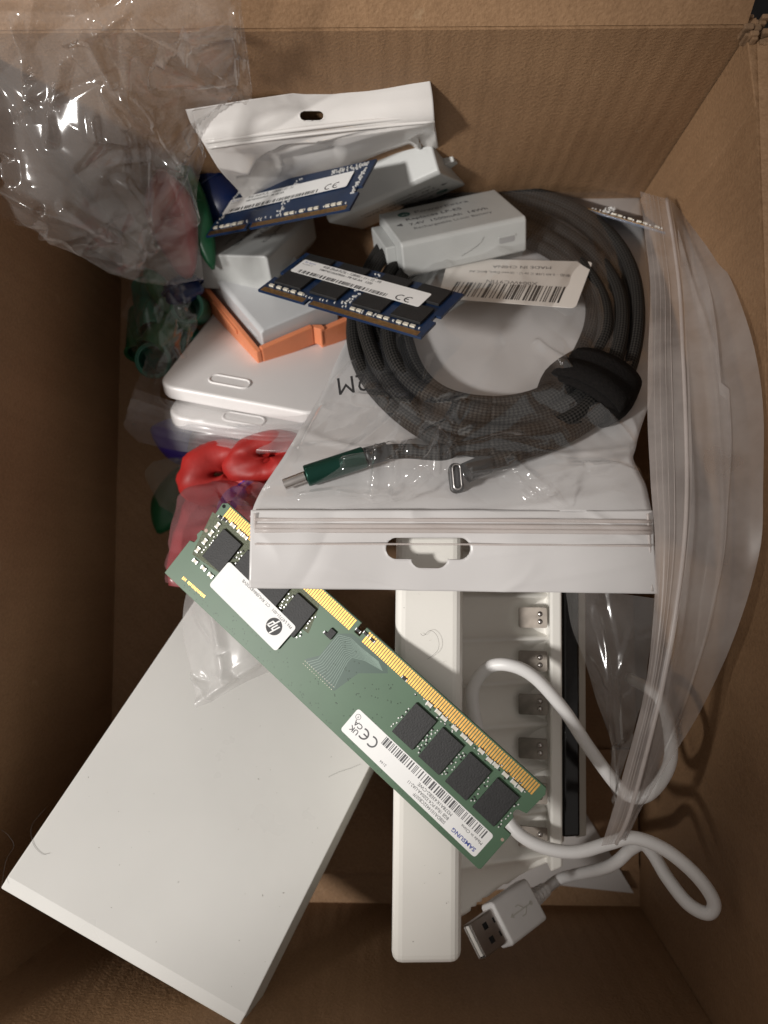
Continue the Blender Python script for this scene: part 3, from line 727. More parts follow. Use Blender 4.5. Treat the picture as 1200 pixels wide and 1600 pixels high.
build('notch_wall', B().prism([(26.0, 4.2), (28.3, 4.2), (31, 6), (31, 8), (28.6, 8)], -15.3, -6.5), M_ORANGE, cap, bevel=.3)
build('side_wall', B().box(-34, 28.3, -22.4, -20.1, -17.6, -6.5), M_ORANGE, cap, bevel=.5)
build('side_lip', B().box(-10, 12, -23.2, -22.5, -9, -6.8), M_ORANGE, cap, bevel=.3)

# ------------------------------------------------------------------ two stacked white cases
MT = mframe([[0.9757, 0.2049, 0.0773], [-0.2027, 0.7107, 0.6736], [0.0831, -0.673, 0.735]], (-57.4, 84.8, 49.8))
def case(label, M, w, l, th, slot):
    t = thing('memory_card_case', label, 'plastic case', M, 'stacked white cases')
    build('shell', B().prism(rrect(-w/2, w/2, -l/2, l/2, 7, 7), -th, 0), M_WTRAY, t, bevel=1.2, seg=4)
    x, y = slot
    build('slot_recess', B().prism(rrect(x-8, x+8, y-2.6, y+2.6, 2.4, 6), .0, .12), M_WTRAY, t, bevel=.05)
    rim = B(); pr = rrect(x-8.2, x+8.2, y-2.8, y+2.8, 2.6, 6); 
    rim.tube([(p[0], p[1], .1) for p in pr + pr[:1]], .45, 8, cap=False); build('slot_rim', rim, M_WTRAY, t, smooth=True)
    return t
case('upper white plastic case of the stacked pair', MT, 66, 66, 6.0, (-7, -22.5))
MT2 = MT @ Matrix.Translation((3.6, -6.5, -8.2)) @ Matrix.Rotation(R(1.5), 4, 'Z')
case('lower white plastic case of the stacked pair', MT2, 64, 66, 6.0, (-2, -27.0))

# ------------------------------------------------------------------ flexible sheets
def sheet(rows, nu, nv, amp=0.0, fscale=.03, creases=0, camp=2.0, seed=1, sdf=None, edgefree=1.0, clen=.5, folds=()):
    """rows: grid of (px,py,z) control points -> wrinkled world-space grid. sdf(px,py)>0 is kept."""
    r_ = random.Random(seed); nr, nc = len(rows), len(rows[0])
    cs = []
    for k in range(creases):
        cu, cv, a = r_.random(), r_.random(), r_.uniform(0, math.pi)
        cs.append((cu, cv, math.cos(a), math.sin(a), r_.uniform(.012, .045), r_.uniform(.35, 1)*camp*r_.choice((1, 1, -1)), r_.uniform(.3, 1.2)*clen, r_.uniform(-.5, .5)))
    def ctl(i, j):
        def lin(a, b): return tuple(2*p-q for p, q in zip(a, b))
        if i < 0: return lin(ctl(0, j), ctl(1, j))
        if i >= nr: return lin(ctl(nr-1, j), ctl(nr-2, j))
        if j < 0: return lin(rows[i][0], rows[i][1])
        if j >= nc: return lin(rows[i][nc-1], rows[i][nc-2])
        return rows[i][j]
    def ev(u, v):
        a = v*(nr-1); i = min(int(a), nr-2); a -= i; c = u*(nc-1); j = min(int(c), nc-2); c -= j
        q = []
        for di in (-1, 0, 1, 2):
            p = [Vector(ctl(i+di, j+dj)) for dj in (-1, 0, 1, 2)]; q.append(cr(*p, c))
        return cr(*q, a)
    P = [[ev(i/nu, j/nv) for i in range(nu+1)] for j in range(nv+1)]
    if sdf:
        keepv = [[sdf(p.x, p.y) for p in row] for row in P]
    Wd = [[at(p.x, p.y, p.z) for p in row] for row in P]
    b = B(); idx = {}
    out = [[None]*(nu+1) for _ in range(nv+1)]
    for j in range(nv+1):
        for i in range(nu+1):
            du = Wd[j][min(i+1, nu)] - Wd[j][max(i-1, 0)]; dv = Wd[min(j+1, nv)][i] - Wd[max(j-1, 0)][i]
            n = du.cross(dv); n = n.normalized() if n.length > 1e-9 else Vector((0, 0, 1))
            if n.z < 0: n = -n
            u, v = i/nu, j/nv; h = 0
            w = Wd[j][i]
            if amp:
                h += amp*noise.noise(w*fscale + Vector((seed*3.1, 0, 0))) + amp*.45*noise.noise(w*fscale*2.6 + Vector((0, seed*1.7, 0)))
            for cu, cv, ca, sa, cw, ch_, cl, bend in cs:
                x = (u-cu)*ca + (v-cv)*sa; y = -(u-cu)*sa + (v-cv)*ca + bend*x*x
                if abs(x) < cl and abs(y) < cw*3:
                    h += ch_*max(0, 1-abs(y)/cw/2)**1.5*(1-(x/cl)**2)
            e = min(1, edgefree + 8*min(u, 1-u, v, 1-v))
            for fp, fh, fw in folds:
                pq = P[j][i]
                for (ax_, ay_), (bx_, by_) in zip(fp, fp[1:]):
                    dd_ = seg_d(pq.x, pq.y, ax_, ay_, bx_, by_)
                    if dd_ < fw: h += fh*(1-dd_/fw)**1.4; break
            out[j][i] = w + n*h*e
    for j in range(nv+1):
        for i in range(nu+1): b.v.append(out[j][i])
    for j in range(nv):
        for i in range(nu):
            if sdf:
                q = [keepv[j][i], keepv[j][i+1], keepv[j+1][i+1], keepv[j+1][i]]
                if max(q) <= 0: continue
            a = j*(nu+1)+i; b.f.append((a, a+1, a+nu+2, a+nu+1))
    if sdf:     # pull cut-edge vertices onto the outline
        for j in range(nv+1):
            for i in range(nu+1):
                d = keepv[j][i]
                if d < 0 and d > -14:
                    p = P[j][i]; e = .5
                    gx = (sdf(p.x+e, p.y)-sdf(p.x-e, p.y))/(2*e); gy = (sdf(p.x, p.y+e)-sdf(p.x, p.y-e))/(2*e); g2 = gx*gx+gy*gy+1e-6
                    b.v[j*(nu+1)+i] = at(p.x - d*gx/g2, p.y - d*gy/g2, p.z)
    used = sorted({k for f in b.f for k in f}); mp = {k: n for n, k in enumerate(used)}
    b.v = [b.v[k] for k in used]; b.f = [tuple(mp[k] for k in f) for f in b.f]
    return b
def pill(cx, cy, hw, r):
    def f(x, y):
        dx = max(0, abs(x-cx) - hw); return math.hypot(dx, y-cy) - r
    return f
def seg_d(px, py, ax, ay, bx, by):
    t = max(0, min(1, ((px-ax)*(bx-ax)+(py-ay)*(by-ay))/((bx-ax)**2+(by-ay)**2+1e-9)))
    return math.hypot(px-ax-t*(bx-ax), py-ay-t*(by-ay))
def inside(poly):
    def f(x, y):
        ins = False; d = 1e9; n = len(poly)
        for i in range(n):
            ax, ay = poly[i]; bx, by = poly[(i+1) % n]
            d = min(d, seg_d(x, y, ax, ay, bx, by))
            if (ay > y) != (by > y) and x < (bx-ax)*(y-ay)/(by-ay) + ax: ins = not ins
        return d if ins else -d
    return f
def ridge(parent, name, p0, p1, z0, z1, r, m, bow=0, n=24):
    pts = []
    for i in range(n+1):
        t = i/n; pts.append(at(p0[0]+(p1[0]-p0[0])*t, p0[1]+(p1[1]-p0[1])*t + bow*math.sin(math.pi*t), z0+(z1-z0)*t))
    return build(name, B().tube(pts, r, 8), m, parent, world=True, smooth=True)

# --- bag with the braided cable
BZ = [(300, 26), (400, 47), (510, 74), (615, 94), (715, 113), (795, 124), (930, 124)]
def bagz(py):
    if py <= BZ[0][0]: return BZ[0][1]
    for (a, za), (b_, zb) in zip(BZ, BZ[1:]):
        if py <= b_:
            t = (py-a)/(b_-a); return za + (zb-za)*t
    return BZ[-1][1]
BL = [(300, 655), (400, 610), (510, 552), (615, 502), (715, 442), (770, 405), (800, 393)]
BR = [(300, 1000), (400, 1012), (510, 1020), (615, 1019), (680, 998), (715, 990), (760, 1010), (800, 1019)]
def lerp_t(tab, y):
    if y <= tab[0][0]: return tab[0][1]
    for (a, va), (b_, vb) in zip(tab, tab[1:]):
        if y <= b_: return va + (vb-va)*(y-a)/(b_-a)
    return tab[-1][1]
zb = thing('zip_bag', 'clear-fronted zip bag with white back, holding the braided cable', 'plastic bag', at_base(at(760, 650, 90)))
ys = [300, 350, 400, 455, 510, 560, 615, 650, 680, 700, 715, 735, 760, 782, 800]
rows = []
for y in ys:
    l, r_ = lerp_t(BL, y), lerp_t(BR, y); rows.append([(l+(r_-l)*k/6, y, bagz(y) + .6*math.sin(k*1.3)) for k in range(7)])
build('back_sheet', sheet(rows, 60, 70, .8, .03, 8, .8, 5), M_WFILM, zb, world=True, smooth=True, solid=.12)
rows = []
for y in ys:
    l, r_ = lerp_t(BL, y), lerp_t(BR, y); row = []
    for k in range(9):
        t = k/8; e = math.sin(math.pi*min(1, max(0, t)))**.6
        lift = 1.0 + (15.5 if y < 720 else 15.5*max(0, (795-y)/75))*e
        if y >= 795: lift = 1.0
        row.append((l+(r_-l)*t, y, bagz(y) + lift))
    rows.append(row)
build('front_sheet', sheet(rows, 190, 200, 1.3, .035, 60, 1.8, 31, edgefree=.15, clen=.28, folds=[
    ([(540, 722), (575, 715), (610, 700)], 3.0, 12), ([(590, 712), (582, 775)], 2.7, 10), ([(622, 712), (616, 770)], 2.7, 9), ([(620, 772), (660, 740), (690, 690)], 3.6, 14), ([(640, 700), (700, 668), (720, 640)], 3.3, 14),
    ([(686, 690), (684, 735)], 3.9, 8), ([(705, 685), (702, 730)], 3.0, 9), ([(735, 735), (790, 728), (830, 770)], 3.9, 14), ([(800, 722), (850, 760), (880, 790)], 3.9, 12), ([(790, 750), (900, 735), (1000, 738)], 3.3, 14), ([(930, 640), (985, 690)], 3.9, 16),
    ([(940, 600), (1000, 560)], 3.3, 14), ([(470, 775), (520, 768), (560, 772), (640, 768)], 2.4, 8), ([(505, 640), (470, 700)], 3.0, 12), ([(525, 600), (560, 560)], 2.4, 10), ([(560, 620), (600, 625), (650, 650)], 2.4, 12), ([(840, 540), (905, 600)], 2.4, 12)]), M_BAGF, zb, world=True, smooth=True)
# header with hang hole
p1, p2 = pill(669, 857, 49, 17), pill(671, 871, 12, 17)
hole = lambda x, y: min(p1(x, y), p2(x, y))
hrows = [[(392+(1020-392)*k/6, 797 + .8*k/6, 125.2+1.2*math.sin(k)) for k in range(7)],
         [(391+(1022-391)*k/6, 840 + 2*k/6, 126.5+.8*math.sin(k*1.7)) for k in range(7)],
         [(390+(1026-390)*k/6, 885 + 5*k/6, 126.0+1.0*math.sin(k*1.3+1)) for k in range(7)],
         [(389+(1029-389)*k/6, 919 + 9*k/6, 124.6+1.4*math.sin(k*1.1+2)) for k in range(7)]]
build('header', sheet(hrows, 190, 40, .9, .03, 10, .7, 8, sdf=hole), M_WFILM, zb, world=True, smooth=True, solid=.2)
for y, z, r_ in ((812, 126.6, .55), (822, 127.0, .8), (829, 127.1, .7), (850, 127.6, .3)):
    ridge(zb, 'zip_ridge', (398, y), (1018, y+3), z, z, r_, M_ZIPR, bow=-1)
ridge(zb, 'side_seam', (398, 802), (399, 916), 126.6, 125.6, .4, M_ZIPR)
ridge(zb, 'side_seam', (1012, 802), (1019, 924), 126.6, 125.6, .4, M_ZIPR)
# printed length mark on the clear front
f = frame3(at(600, 578, 111), at(540, 588, 111), at(594, 622, 115.5))
mk = thing('tmp', 'x', 'x', f); 
c2 = on_plane(f, 550, 599); tx = text(mk, '2M', 10.0, c2[0], c2[1], M_INK, 0, sx=.82, align='CENTER', name='length_print')
tx.data.transform(Matrix.Translation(zb.location).inverted() @ (Matrix.Translation(f.translation*MM) @ f.to_3x3().to_4x4())); tx.parent = zb
bpy.data.objects.remove(mk)
# paper label (upside down)
fl = frame3(at(926, 409.5, 62), at(701, 409, 57), at(899, 482, 84))
q = [Vector(on_plane(fl, *c)) for c in ((926, 409.5), (701, 404), (684, 466), (899, 482))]
lbz = build('paper_label', B().prism(rquad(q, 2.2), 0, .15), M_PAPER2, zb, world=False)
lbz.matrix_world = Matrix.Translation(fl.translation*MM) @ fl.to_3x3().to_4x4(); 
lbz.parent = None; lbz.matrix_basis = Matrix.Translation(-zb.location) @ (Matrix.Translation(fl.translation*MM) @ fl.to_3x3().to_4x4()); lbz.parent = zb
def LF(px, py): return Vector(on_plane(fl, px, py))
p = LF(862, 419); pe = LF(772, 417); text(lbz, 'MADE IN CHINA', 3.1, p.x, p.y, M_INKG, .2, rot=math.atan2(pe.y-p.y, pe.x-p.x), sx=1.0)
p = LF(891, 431); pe = LF(730, 424); text(lbz, '\u65b0\u54c1 - 6.6ft USB C to U - Green Dark, BOC A0', 2.3, p.x, p.y, M_INKG, .2, rot=math.atan2(pe.y-p.y, pe.x-p.x), sx=.86)
p = LF(840, 444); pe = LF(765, 440); text(lbz, 'X004WC9TIN', 3.4, p.x, p.y, M_INKG, .2, rot=math.atan2(pe.y-p.y, pe.x-p.x), sx=.95)
a0_, a1_, b0_, b1_ = LF(884, 449), LF(714, 441), LF(873, 474), LF(700, 462); bb = B(); r_ = random.Random(77); ws = [r_.choice((1, 1, 2, 3)) for _ in range(67)]; tot = sum(ws); s_ = 0
for i, wv in enumerate(ws):
    t0, t1 = s_/tot, (s_+wv)/tot; s_ += wv
    if i % 2 == 0: bb.flat([tuple(a0_.lerp(a1_, t0)), tuple(a0_.lerp(a1_, t1)), tuple(b0_.lerp(b1_, t1)), tuple(b0_.lerp(b1_, t0))], .2)
build('barcode', bb, M_INK, lbz)

# --- braided cable inside the bag
bc = thing('braided_cable', 'coiled black braided cable with green metal plugs inside the bag', 'cable', at_base(at(770, 560, 90)))
ring = [(-90, 0), ]
def ringpt(a, off, zo):
    rx, ry = 188 + off, 166 + off*.95
    px = 772 + rx*math.cos(a); py = 503 - ry*math.sin(a)
    return at(px, py, bagz(py) + zo)
def braided(name, pts, r, parent):
    b = B().tube(pts, r, 16, cap=True); us, n = b.uvt; uv = {}
    k = 0; circ = 12
    for i, u in enumerate(us):
        for j in range(n):
            jj = j/n; uv[k] = (u*1.0, abs(jj*2-1)*circ); k += 1
    return build(name, b, M_BRAID, parent, world=True, smooth=True, uv=uv)
offs = [(-36, 4.2, 0.1), (-20, 7.8, .9), (-5, 4.4, 2.4), (12, 8.4, 3.1), (27, 4.6, 4.9), (42, 7.4, 5.6)]
for k, (of, zo, ph) in enumerate(offs):
    pts = []
    for i in range(121):
        a = R(-92) + 2*math.pi*i/121*(1 if k < 5 else .62)
        spread = 1 + .30*max(0, math.cos(a - math.pi))
        pts.append(ringpt(a, of*spread + 5*math.sin(2*a+ph) + 3*math.sin(5*a+2*ph), zo + 1.5*math.sin(2*a+ph)))
    if k < 5: pts.append(pts[0].copy())
    braided('coil_strand', pts, 2.8, bc)
# leads to the two plugs
l1 = spline([ringpt(R(-105), 40, 9), at(690, 708, bagz(708)+9), at(640, 705, bagz(705)+9), at(602, 706, bagz(706)+8)], 40)
braided('lead', l1, 2.4, bc)
pa, pb, pc, pd_ = at(604, 705, bagz(705)+8), at(570, 714, bagz(714)+8), at(478, 744, bagz(744)+6), at(444, 757, bagz(757)+4)
build('boot', B().tube(spline([pa, pb], 8), 3.0, 16), M_BOOT, bc, world=True, smooth=True)
pg = build('plug_body', B().tube([pb + (pb-pc)*.0, pc], 3.45, 24), M_EMER, bc, world=True, autosmooth=40, bevel=.4)
build('plug_tip', B().tube([pc, pd_], 1.75, 20, flatten=.8), M_SHELL, bc, world=True, autosmooth=40, bevel=.2)
l2 = spline([ringpt(R(-80), 44, 9), at(800, 712, bagz(712)+10), at(760, 725, bagz(725)+9)], 30)
braided('lead', l2, 2.4, bc)
qa, qb = at(762, 724, bagz(724)+9), at(714, 745, bagz(745)+9)
build('boot', B().tube([qa, qa.lerp(qb, .7)], 3.2, 18), M_BOOT, bc, world=True, autosmooth=40)
# plug turned end-on: short oval sleeve facing the lens
fd = (Vector((0, 0, CAM_H)) - qb).normalized(); fm = frame3(qb, qb + (at(718, 745, 110)-at(706, 746, 110)), qb + (at(712, 728, 110)-at(712, 765, 110)))
oo, ii = rrect(-1.35, 1.35, -4.0, 4.0, 1.3), rrect(-1.0, 1.0, -3.6, 3.6, .95)
eb = B().loft([[(x, y, z) for x, y in p_] for p_, z in ((oo, -6), (oo, .6), (ii, .6), (ii, -3))])
loc_parts('plug_mouth', eb, M_SHELL, bc, fm, bevel=.15)
ob2 = rrect(-2.1, 2.1, -4.7, 4.7, 1.9); loc_parts('plug_body', B().loft([[(x, y, z) for x, y in ob2] for z in (-9, -3)]), M_BOOT, bc, fm, bevel=.5)
loc_parts('plug_tongue', B().box(-.35, .35, -3.0, 3.0, -3, 0), M_BOOT, bc, fm)
# hook-and-loop strap round the bundle
ca = R(-38); c1 = ringpt(R(-50), 6, 6); c2 = ringpt(R(-27), 6, 6); rad = (ringpt(ca, 60, 6)-ringpt(ca, -48, 6)); ax = (c2-c1).normalized()
rd = (rad - ax*rad.dot(ax)).normalized(); up = ax.cross(rd); up = up if up.z > 0 else -up
rings = []
for s in range(7):
    t = s/6; c = c1.lerp(c2, t) + up*1.0; k = 1 - .10*(2*t-1)**2 + .03*math.sin(5*t)
    rings.append([c + rd*math.cos(a)*15.2*k + up*math.sin(a)*7.6*k for a in [i*2*math.pi/32 for i in range(32)]])
build('strap', B().loft(rings, cap=False), M_STRAP, bc, world=True, smooth=True, solid=1.0)
l3 = B().loft([[c + rd*math.cos(a)*15.8 + up*math.sin(a)*8.2 for a in [R(20+i*10) for i in range(13)]] for c in (c1.lerp(c2, .1)+up, c1.lerp(c2, .55)+up)], cap=False, closed=False)
build('strap_end', l3, M_STRAP, bc, world=True, smooth=True, solid=.8)

# --- pearl white pouch with hang hole
pw = thing('foil_pouch', 'glossy white zip pouch with a hang hole standing against the far wall', 'pouch', at_base(at(500, 260, 70)))
prow = []
for l, r_, zl, zr in (((290, 171), (671, 120), 104, 114), ((300, 196), (676, 150), 100, 109), ((318, 224), (679, 187), 96, 103), ((331, 246), (681, 206), 90, 94), ((350, 273), (685, 232), 80, 73), ((374, 300), (688, 258), 66, 48), ((392, 330), (690, 296), 50, 36)):
    prow.append([(l[0]+(r_[0]-l[0])*k/6, l[1]+(r_[1]-l[1])*k/6 - 3*math.sin(math.pi*k/6), zl+(zr-zl)*k/6 + 1.2*math.sin(k*1.4+l[1]*.03)) for k in range(7)])
hp_ = pill(487, 181, 11, 7.5)
build('pouch_skin', sheet(prow, 130, 110, 1.3, .02, 5, 1.2, 14, sdf=hp_, edgefree=.25, folds=[([(560, 270), (640, 240), (685, 205)], 3, 18), ([(335, 260), (420, 262), (520, 240)], 2.5, 22)]), M_POUCH, pw, world=True, smooth=True, solid=.25)
ridge(pw, 'zip_ridge', (322, 222), (678, 180), 97.5, 104.5, .7, M_POUCH, bow=-3); ridge(pw, 'zip_ridge', (326, 231), (679, 190), 96, 103, .5, M_POUCH, bow=-3)

# --- milky zip bag against the right wall
zr_ = thing('clear_zip_bag', 'milky clear zip bag bulging along the right wall with its seal upright', 'plastic bag', at_base(at(1040, 800, 90)))
v_ = [((1000, 298), (1047, 312), (1078, 345), 72, 74, 76), ((1008, 370), (1058, 375), (1118, 395), 84, 88, 98), ((1016, 450), (1068, 452), (1152, 458), 98, 102, 122), ((1013, 545), (1074, 545), (1180, 550), 114, 118, 134),
      ((1012, 640), (1079, 642), (1190, 652), 126, 130, 138), ((1016, 750), (1081, 752), (1191, 760), 131, 135, 139), ((1023, 850), (1075, 852), (1186, 862), 134, 137, 138), ((1020, 965), (1058, 970), (1155, 978), 133, 136, 130), ((1006, 1080), (1036, 1085), (1110, 1085), 130, 133, 116),
      ((976, 1200), (1006, 1206), (1043, 1195), 126, 128, 118), ((955, 1275), (985, 1278), (1003, 1262), 122, 124, 120), ((939, 1322), (966, 1318), (980, 1310), 118, 119, 119)]
band = [[tuple(a), ((a[0]+b_[0])/2, (a[1]+b_[1])/2)] for a, b_, c_, *_ in v_]
brow = [[(a[0]+(b_[0]-a[0])*k/3, a[1]+(b_[1]-a[1])*k/3, z0+(z1-z0)*k/3 + (1.2 if k == 1 else 0)) for k in range(4)] for a, b_, c_, z0, z1, z2 in v_]
build('zip_band', sheet(brow, 24, 120, .5, .03, 2, .4, 41), M_ZIPB, zr_, world=True, smooth=True)
frow = [[(b_[0]+(c_[0]-b_[0])*k/4, b_[1]+(c_[1]-b_[1])*k/4, z1+(z2-z1)*k/4 - 3*math.sin(math.pi*k/4)) for k in range(5)] for a, b_, c_, z0, z1, z2 in v_]
build('flap_sheet', sheet(frow, 50, 140, 1.6, .018, 4, 1.0, 43), M_ZIPF, zr_, world=True, smooth=True)
frow2 = [[(b_[0]+(c_[0]*.93+b_[0]*.07-b_[0])*k/4*.55, b_[1]+(c_[1]-b_[1])*k/4, z1+(z2-z1)*k/4*.6 - 7*math.sin(math.pi*k/4) - 3) for k in range(5)] for a, b_, c_, z0, z1, z2 in v_]
build('flap_sheet', sheet(frow2, 40, 120, 1.4, .018, 3, 1.0, 47), M_ZIPF, zr_, world=True, smooth=True)
for t, rr_, dz in ((.16, .07, .3), (.30, .08, .6), (.44, .08, .8), (.58, .07, .6), (.88, .6, .1)):
    pts = spline([at(a[0]+(b_[0]-a[0])*t, a[1]+(b_[1]-a[1])*t, z0+(z1-z0)*t+dz) for a, b_, c_, z0, z1, z2 in v_], 90)
    build('zip_ridge', B().tube(pts, rr_, 8), M_ZIPR, zr_, world=True, smooth=True)
lrow = [[(885+(1022-885)*k/4, 915+20*k/4, 104+22*k/4) for k in range(5)], [(898+(1018-898)*k/4, 985, 102+24*k/4) for k in range(5)], [(922+(1005-922)*k/4, 1070+10*k/4, 100+26*k/4) for k in range(5)],
        [(953+(982-953)*k/4, 1165+10*k/4, 100+24*k/4) for k in range(5)], [(972+(955-972)*k/4, 1240+35*k/4, 108+13*k/4) for k in range(5)]]
build('body_sheet', sheet(lrow, 50, 70, 2.2, .03, 8, 1.8, 51), film('bag body film', .12, bump=.12, bscale=50, rough=.16, hcol=(.6, .58, .56), refl=.8), zr_, world=True, smooth=True)

# --- crumpled clear bag, upper left
cbg = thing('crumpled_bag', 'large crumpled clear plastic bag spilling over the far left corner', 'plastic bag', at_base(at(170, 300, 90)))
grow = [[(-60, -50, 170), (60, -50, 172), (190, -50, 174), (300, -50, 176), (375, -50, 174)],
        [(-60, 60, 150), (50, 60, 154), (170, 60, 158), (295, 60, 156), (385, 60, 152)],
        [(-60, 160, 132), (50, 165, 138), (165, 165, 140), (270, 165, 128), (392, 150, 122)],
        [(-60, 260, 122), (40, 275, 128), (150, 275, 126), (245, 270, 112), (318, 240, 104)],
        [(-60, 325, 116), (40, 342, 122), (135, 365, 114), (225, 370, 100), (305, 340, 90)],
        [(-60, 345, 110), (45, 356, 114), (140, 412, 104), (222, 446, 92), (318, 440, 78)]]
o1 = [(-70, -60), (372, -60), (378, 20), (388, 90), (395, 150), (352, 165), (300, 172), (322, 250), (318, 330), (312, 400), (318, 436), (262, 447), (215, 440), (172, 428), (138, 408), (92, 378), (48, 354), (0, 340), (-70, 330)]
build('front_layer', sheet(grow, 180, 180, 5.0, .018, 22, 2.6, 61, sdf=inside(o1), clen=.4, folds=[
    ([(100, 70), (155, 48), (200, 10)], 4, 16), ([(130, 45), (175, 130), (225, 195), (270, 262), (300, 340)], 4, 14), ([(110, 90), (150, 130), (190, 190)], 3, 12), ([(95, 100), (88, 160), (80, 220)], 4, 16), ([(20, 40), (45, 120), (52, 150)], 4.5, 16),
    ([(215, 25), (275, 55), (290, 75)], 4.5, 12), ([(255, 90), (300, 110), (340, 135)], 3.5, 13), ([(365, 15), (375, 90), (380, 150)], 2.5, 9), ([(145, 185), (150, 215), (190, 215)], 3, 12), ([(185, 280), (215, 330), (235, 385)], 4, 15), ([(10, 300), (60, 325), (150, 350), (215, 400)], 4, 14),
    ([(100, 320), (140, 345), (165, 370)], 3.5, 14), ([(240, 250), (275, 240), (300, 210)], 3, 12), ([(0, 180), (15, 240), (20, 280)], 4.5, 16)]), M_CLEAR2, cbg, world=True, smooth=True)
grow2 = [[(p[0]*.93+6, p[1]*.95 - 4, p[2]-9) for p in r_] for r_ in grow]
build('back_layer', sheet(grow2, 120, 120, 5.5, .018, 14, 3.0, 67, clen=.4), M_CLEAR2, cbg, world=True, smooth=True)

# --- clear bag round the white cases
cb2 = thing('clear_pouch', 'soft clear pouch wrapped around the two white cases', 'plastic bag', at_base(at(330, 670, 50)))
crow = [[(205, 622, 58), (290, 648, 66), (380, 662, 70), (455, 664, 74), (520, 640, 80)],
        [(197, 650, 55), (285, 668, 66), (375, 680, 72), (455, 684, 78), (505, 660, 82)],
        [(193, 668, 52), (285, 690, 64), (370, 700, 73), (450, 702, 80), (490, 675, 84)],
        [(215, 692, 48), (290, 706, 60), (370, 708, 70), (448, 705, 78), (480, 688, 84)]]
build('front_layer', sheet(crow, 70, 40, 1.6, .025, 4, 1.2, 71), film('pouch film', .33, bump=.12, bscale=50, rough=.25, hcol=(.66, .66, .68), refl=.6), cb2, world=True, smooth=True)
crow2 = [[(p[0]+6, p[1]-14, p[2]+2) for p in r_] for r_ in crow[:3]]
build('back_layer', sheet(crow2, 50, 30, 1.4, .025, 3, 1.0, 73), film('pouch film back', .16, bump=.12, rough=.25, refl=.6), cb2, world=True, smooth=True)
srow = [[(235, 560, 50), (240, 520, 40), (300, 470, 30)], [(215, 600, 55), (225, 600, 58), (250, 605, 66)], [(200, 645, 54), (235, 640, 60), (270, 640, 66)]]
build('side_fold', sheet(srow, 24, 24, 1.2, .05, 6, 1.0, 75), M_CLEAR, cb2, world=True, smooth=True)

# --- red items in their bag
def torus(name, label, px, py, z, R0, r0, m, sx=1.0, sy=1.0, rot=0, tilt=(0, 0), cat='ring', seed=1, flat_=.8):
    c = at(px, py, z); n = 40; k = 16; b = B(); M = Matrix.Translation(c) @ Matrix.Rotation(R(rot), 4, 'Z') @ Matrix.Rotation(R(tilt[0]), 4, 'X') @ Matrix.Rotation(R(tilt[1]), 4, 'Y')
    for i in range(n):
        a = 2*math.pi*i/n; w = 1 + .10*math.sin(2*a+seed) + .06*math.sin(3*a+seed*2)
        for j in range(k):
            t = 2*math.pi*j/k; q = R0*w + r0*math.cos(t)*(1+.15*math.sin(a*3+seed))
            vv = Vector((q*math.cos(a)*sx, q*math.sin(a)*sy, r0*flat_*math.sin(t) + 1.2*math.sin(2*a+seed)))
            nn = noise.noise(vv*.16 + Vector((seed*5, 0, 0)))*1.1 + noise.noise(vv*.4 + Vector((0, seed*5, 0)))*.35
            b.v.append(vv*(1 + nn*.06) + Vector((0, 0, nn)))
    for i in range(n):
        for j in range(k):
            b.f.append((i*k+j, ((i+1) % n)*k+j, ((i+1) % n)*k+(j+1) % k, i*k+(j+1) % k))
    t = thing(name, label, cat, M); build('band', b, m, t, smooth=True); return t
torus('rubber_ring', 'larger bright red rubber ring under the clear pouch', 352, 738, 66, 9.0, 7.4, M_RED, 1.15, .8, 15, (10, 0), seed=2)
torus('rubber_ring', 'bright red rubber ring beside the edge of the cable bag', 420, 714, 70, 8.0, 6.8, M_RED, 1.3, .62, 14, (5, 0), seed=4)
torus('rubber_ring', 'violet blue rubber ring beneath the red rings', 416, 768, 68, 12, 4.4, M_BLUE, 1.2, .55, 22, (0, 8), seed=6)
torus('rubber_ring', 'dull red rubber ring half hidden by the clear pouch', 396, 690, 46, 15, 7, M_CRIM, 1.3, .55, 5, (10, 0), seed=7)
def blob(name, label, cat, px, py, z, rx, ry, rz, m, rot=0, tilt=(0, 0), seed=1, hollow=False):
    """softly moulded plastic piece: bulged body with a pinched waist and a rim"""
    c = at(px, py, z); n, k = 28, 14; rings = []
    M = Matrix.Translation(c) @ Matrix.Rotation(R(rot), 4, 'Z') @ Matrix.Rotation(R(tilt[0]), 4, 'X') @ Matrix.Rotation(R(tilt[1]), 4, 'Y')
    for i in range(k+1):
        t = -1 + 2*i/k; q = max(.04, (1-abs(t)**2.4))**.6 * (1 - .16*math.cos(3*t+seed))
        rings.append([(rx*q*math.cos(a), ry*t, rz*q*math.sin(a)*(1+.12*math.sin(2*a+seed))) for a in [2*math.pi*j/n for j in range(n)]])
    t = thing(name, label, cat, M); build('body', B().loft(rings), m, t, smooth=True)
    rim = B().tube([(rx*.99*math.cos(a), ry*.12+0*a, rz*1.02*math.sin(a)) for a in [2*math.pi*j/24 for j in range(25)]], .5, 6, cap=False)
    build('seam', rim, m, t, smooth=True); return t
blob('plastic_clip', 'dark red plastic clip seen through the crumpled bag', 'clip', 272, 352, 62, 9, 21, 6, M_CRIM, 12, (20, 0), 2)
blob('plastic_clip', 'green plastic clip beside the dark red clip', 'clip', 306, 330, 58, 5, 24, 4, M_GREEN, 16, (10, 0), 3)
blob('plastic_clip', 'navy blue plastic clip tucked under the white pouch', 'clip', 336, 296, 50, 10, 17, 6, M_NAVY, 30, (0, 0), 5)
blob('plastic_clip', 'small blue plastic clip under the lip of the crumpled bag', 'clip', 286, 452, 52, 9, 6, 4, M_NAVY, 20, (0, 0), 6)
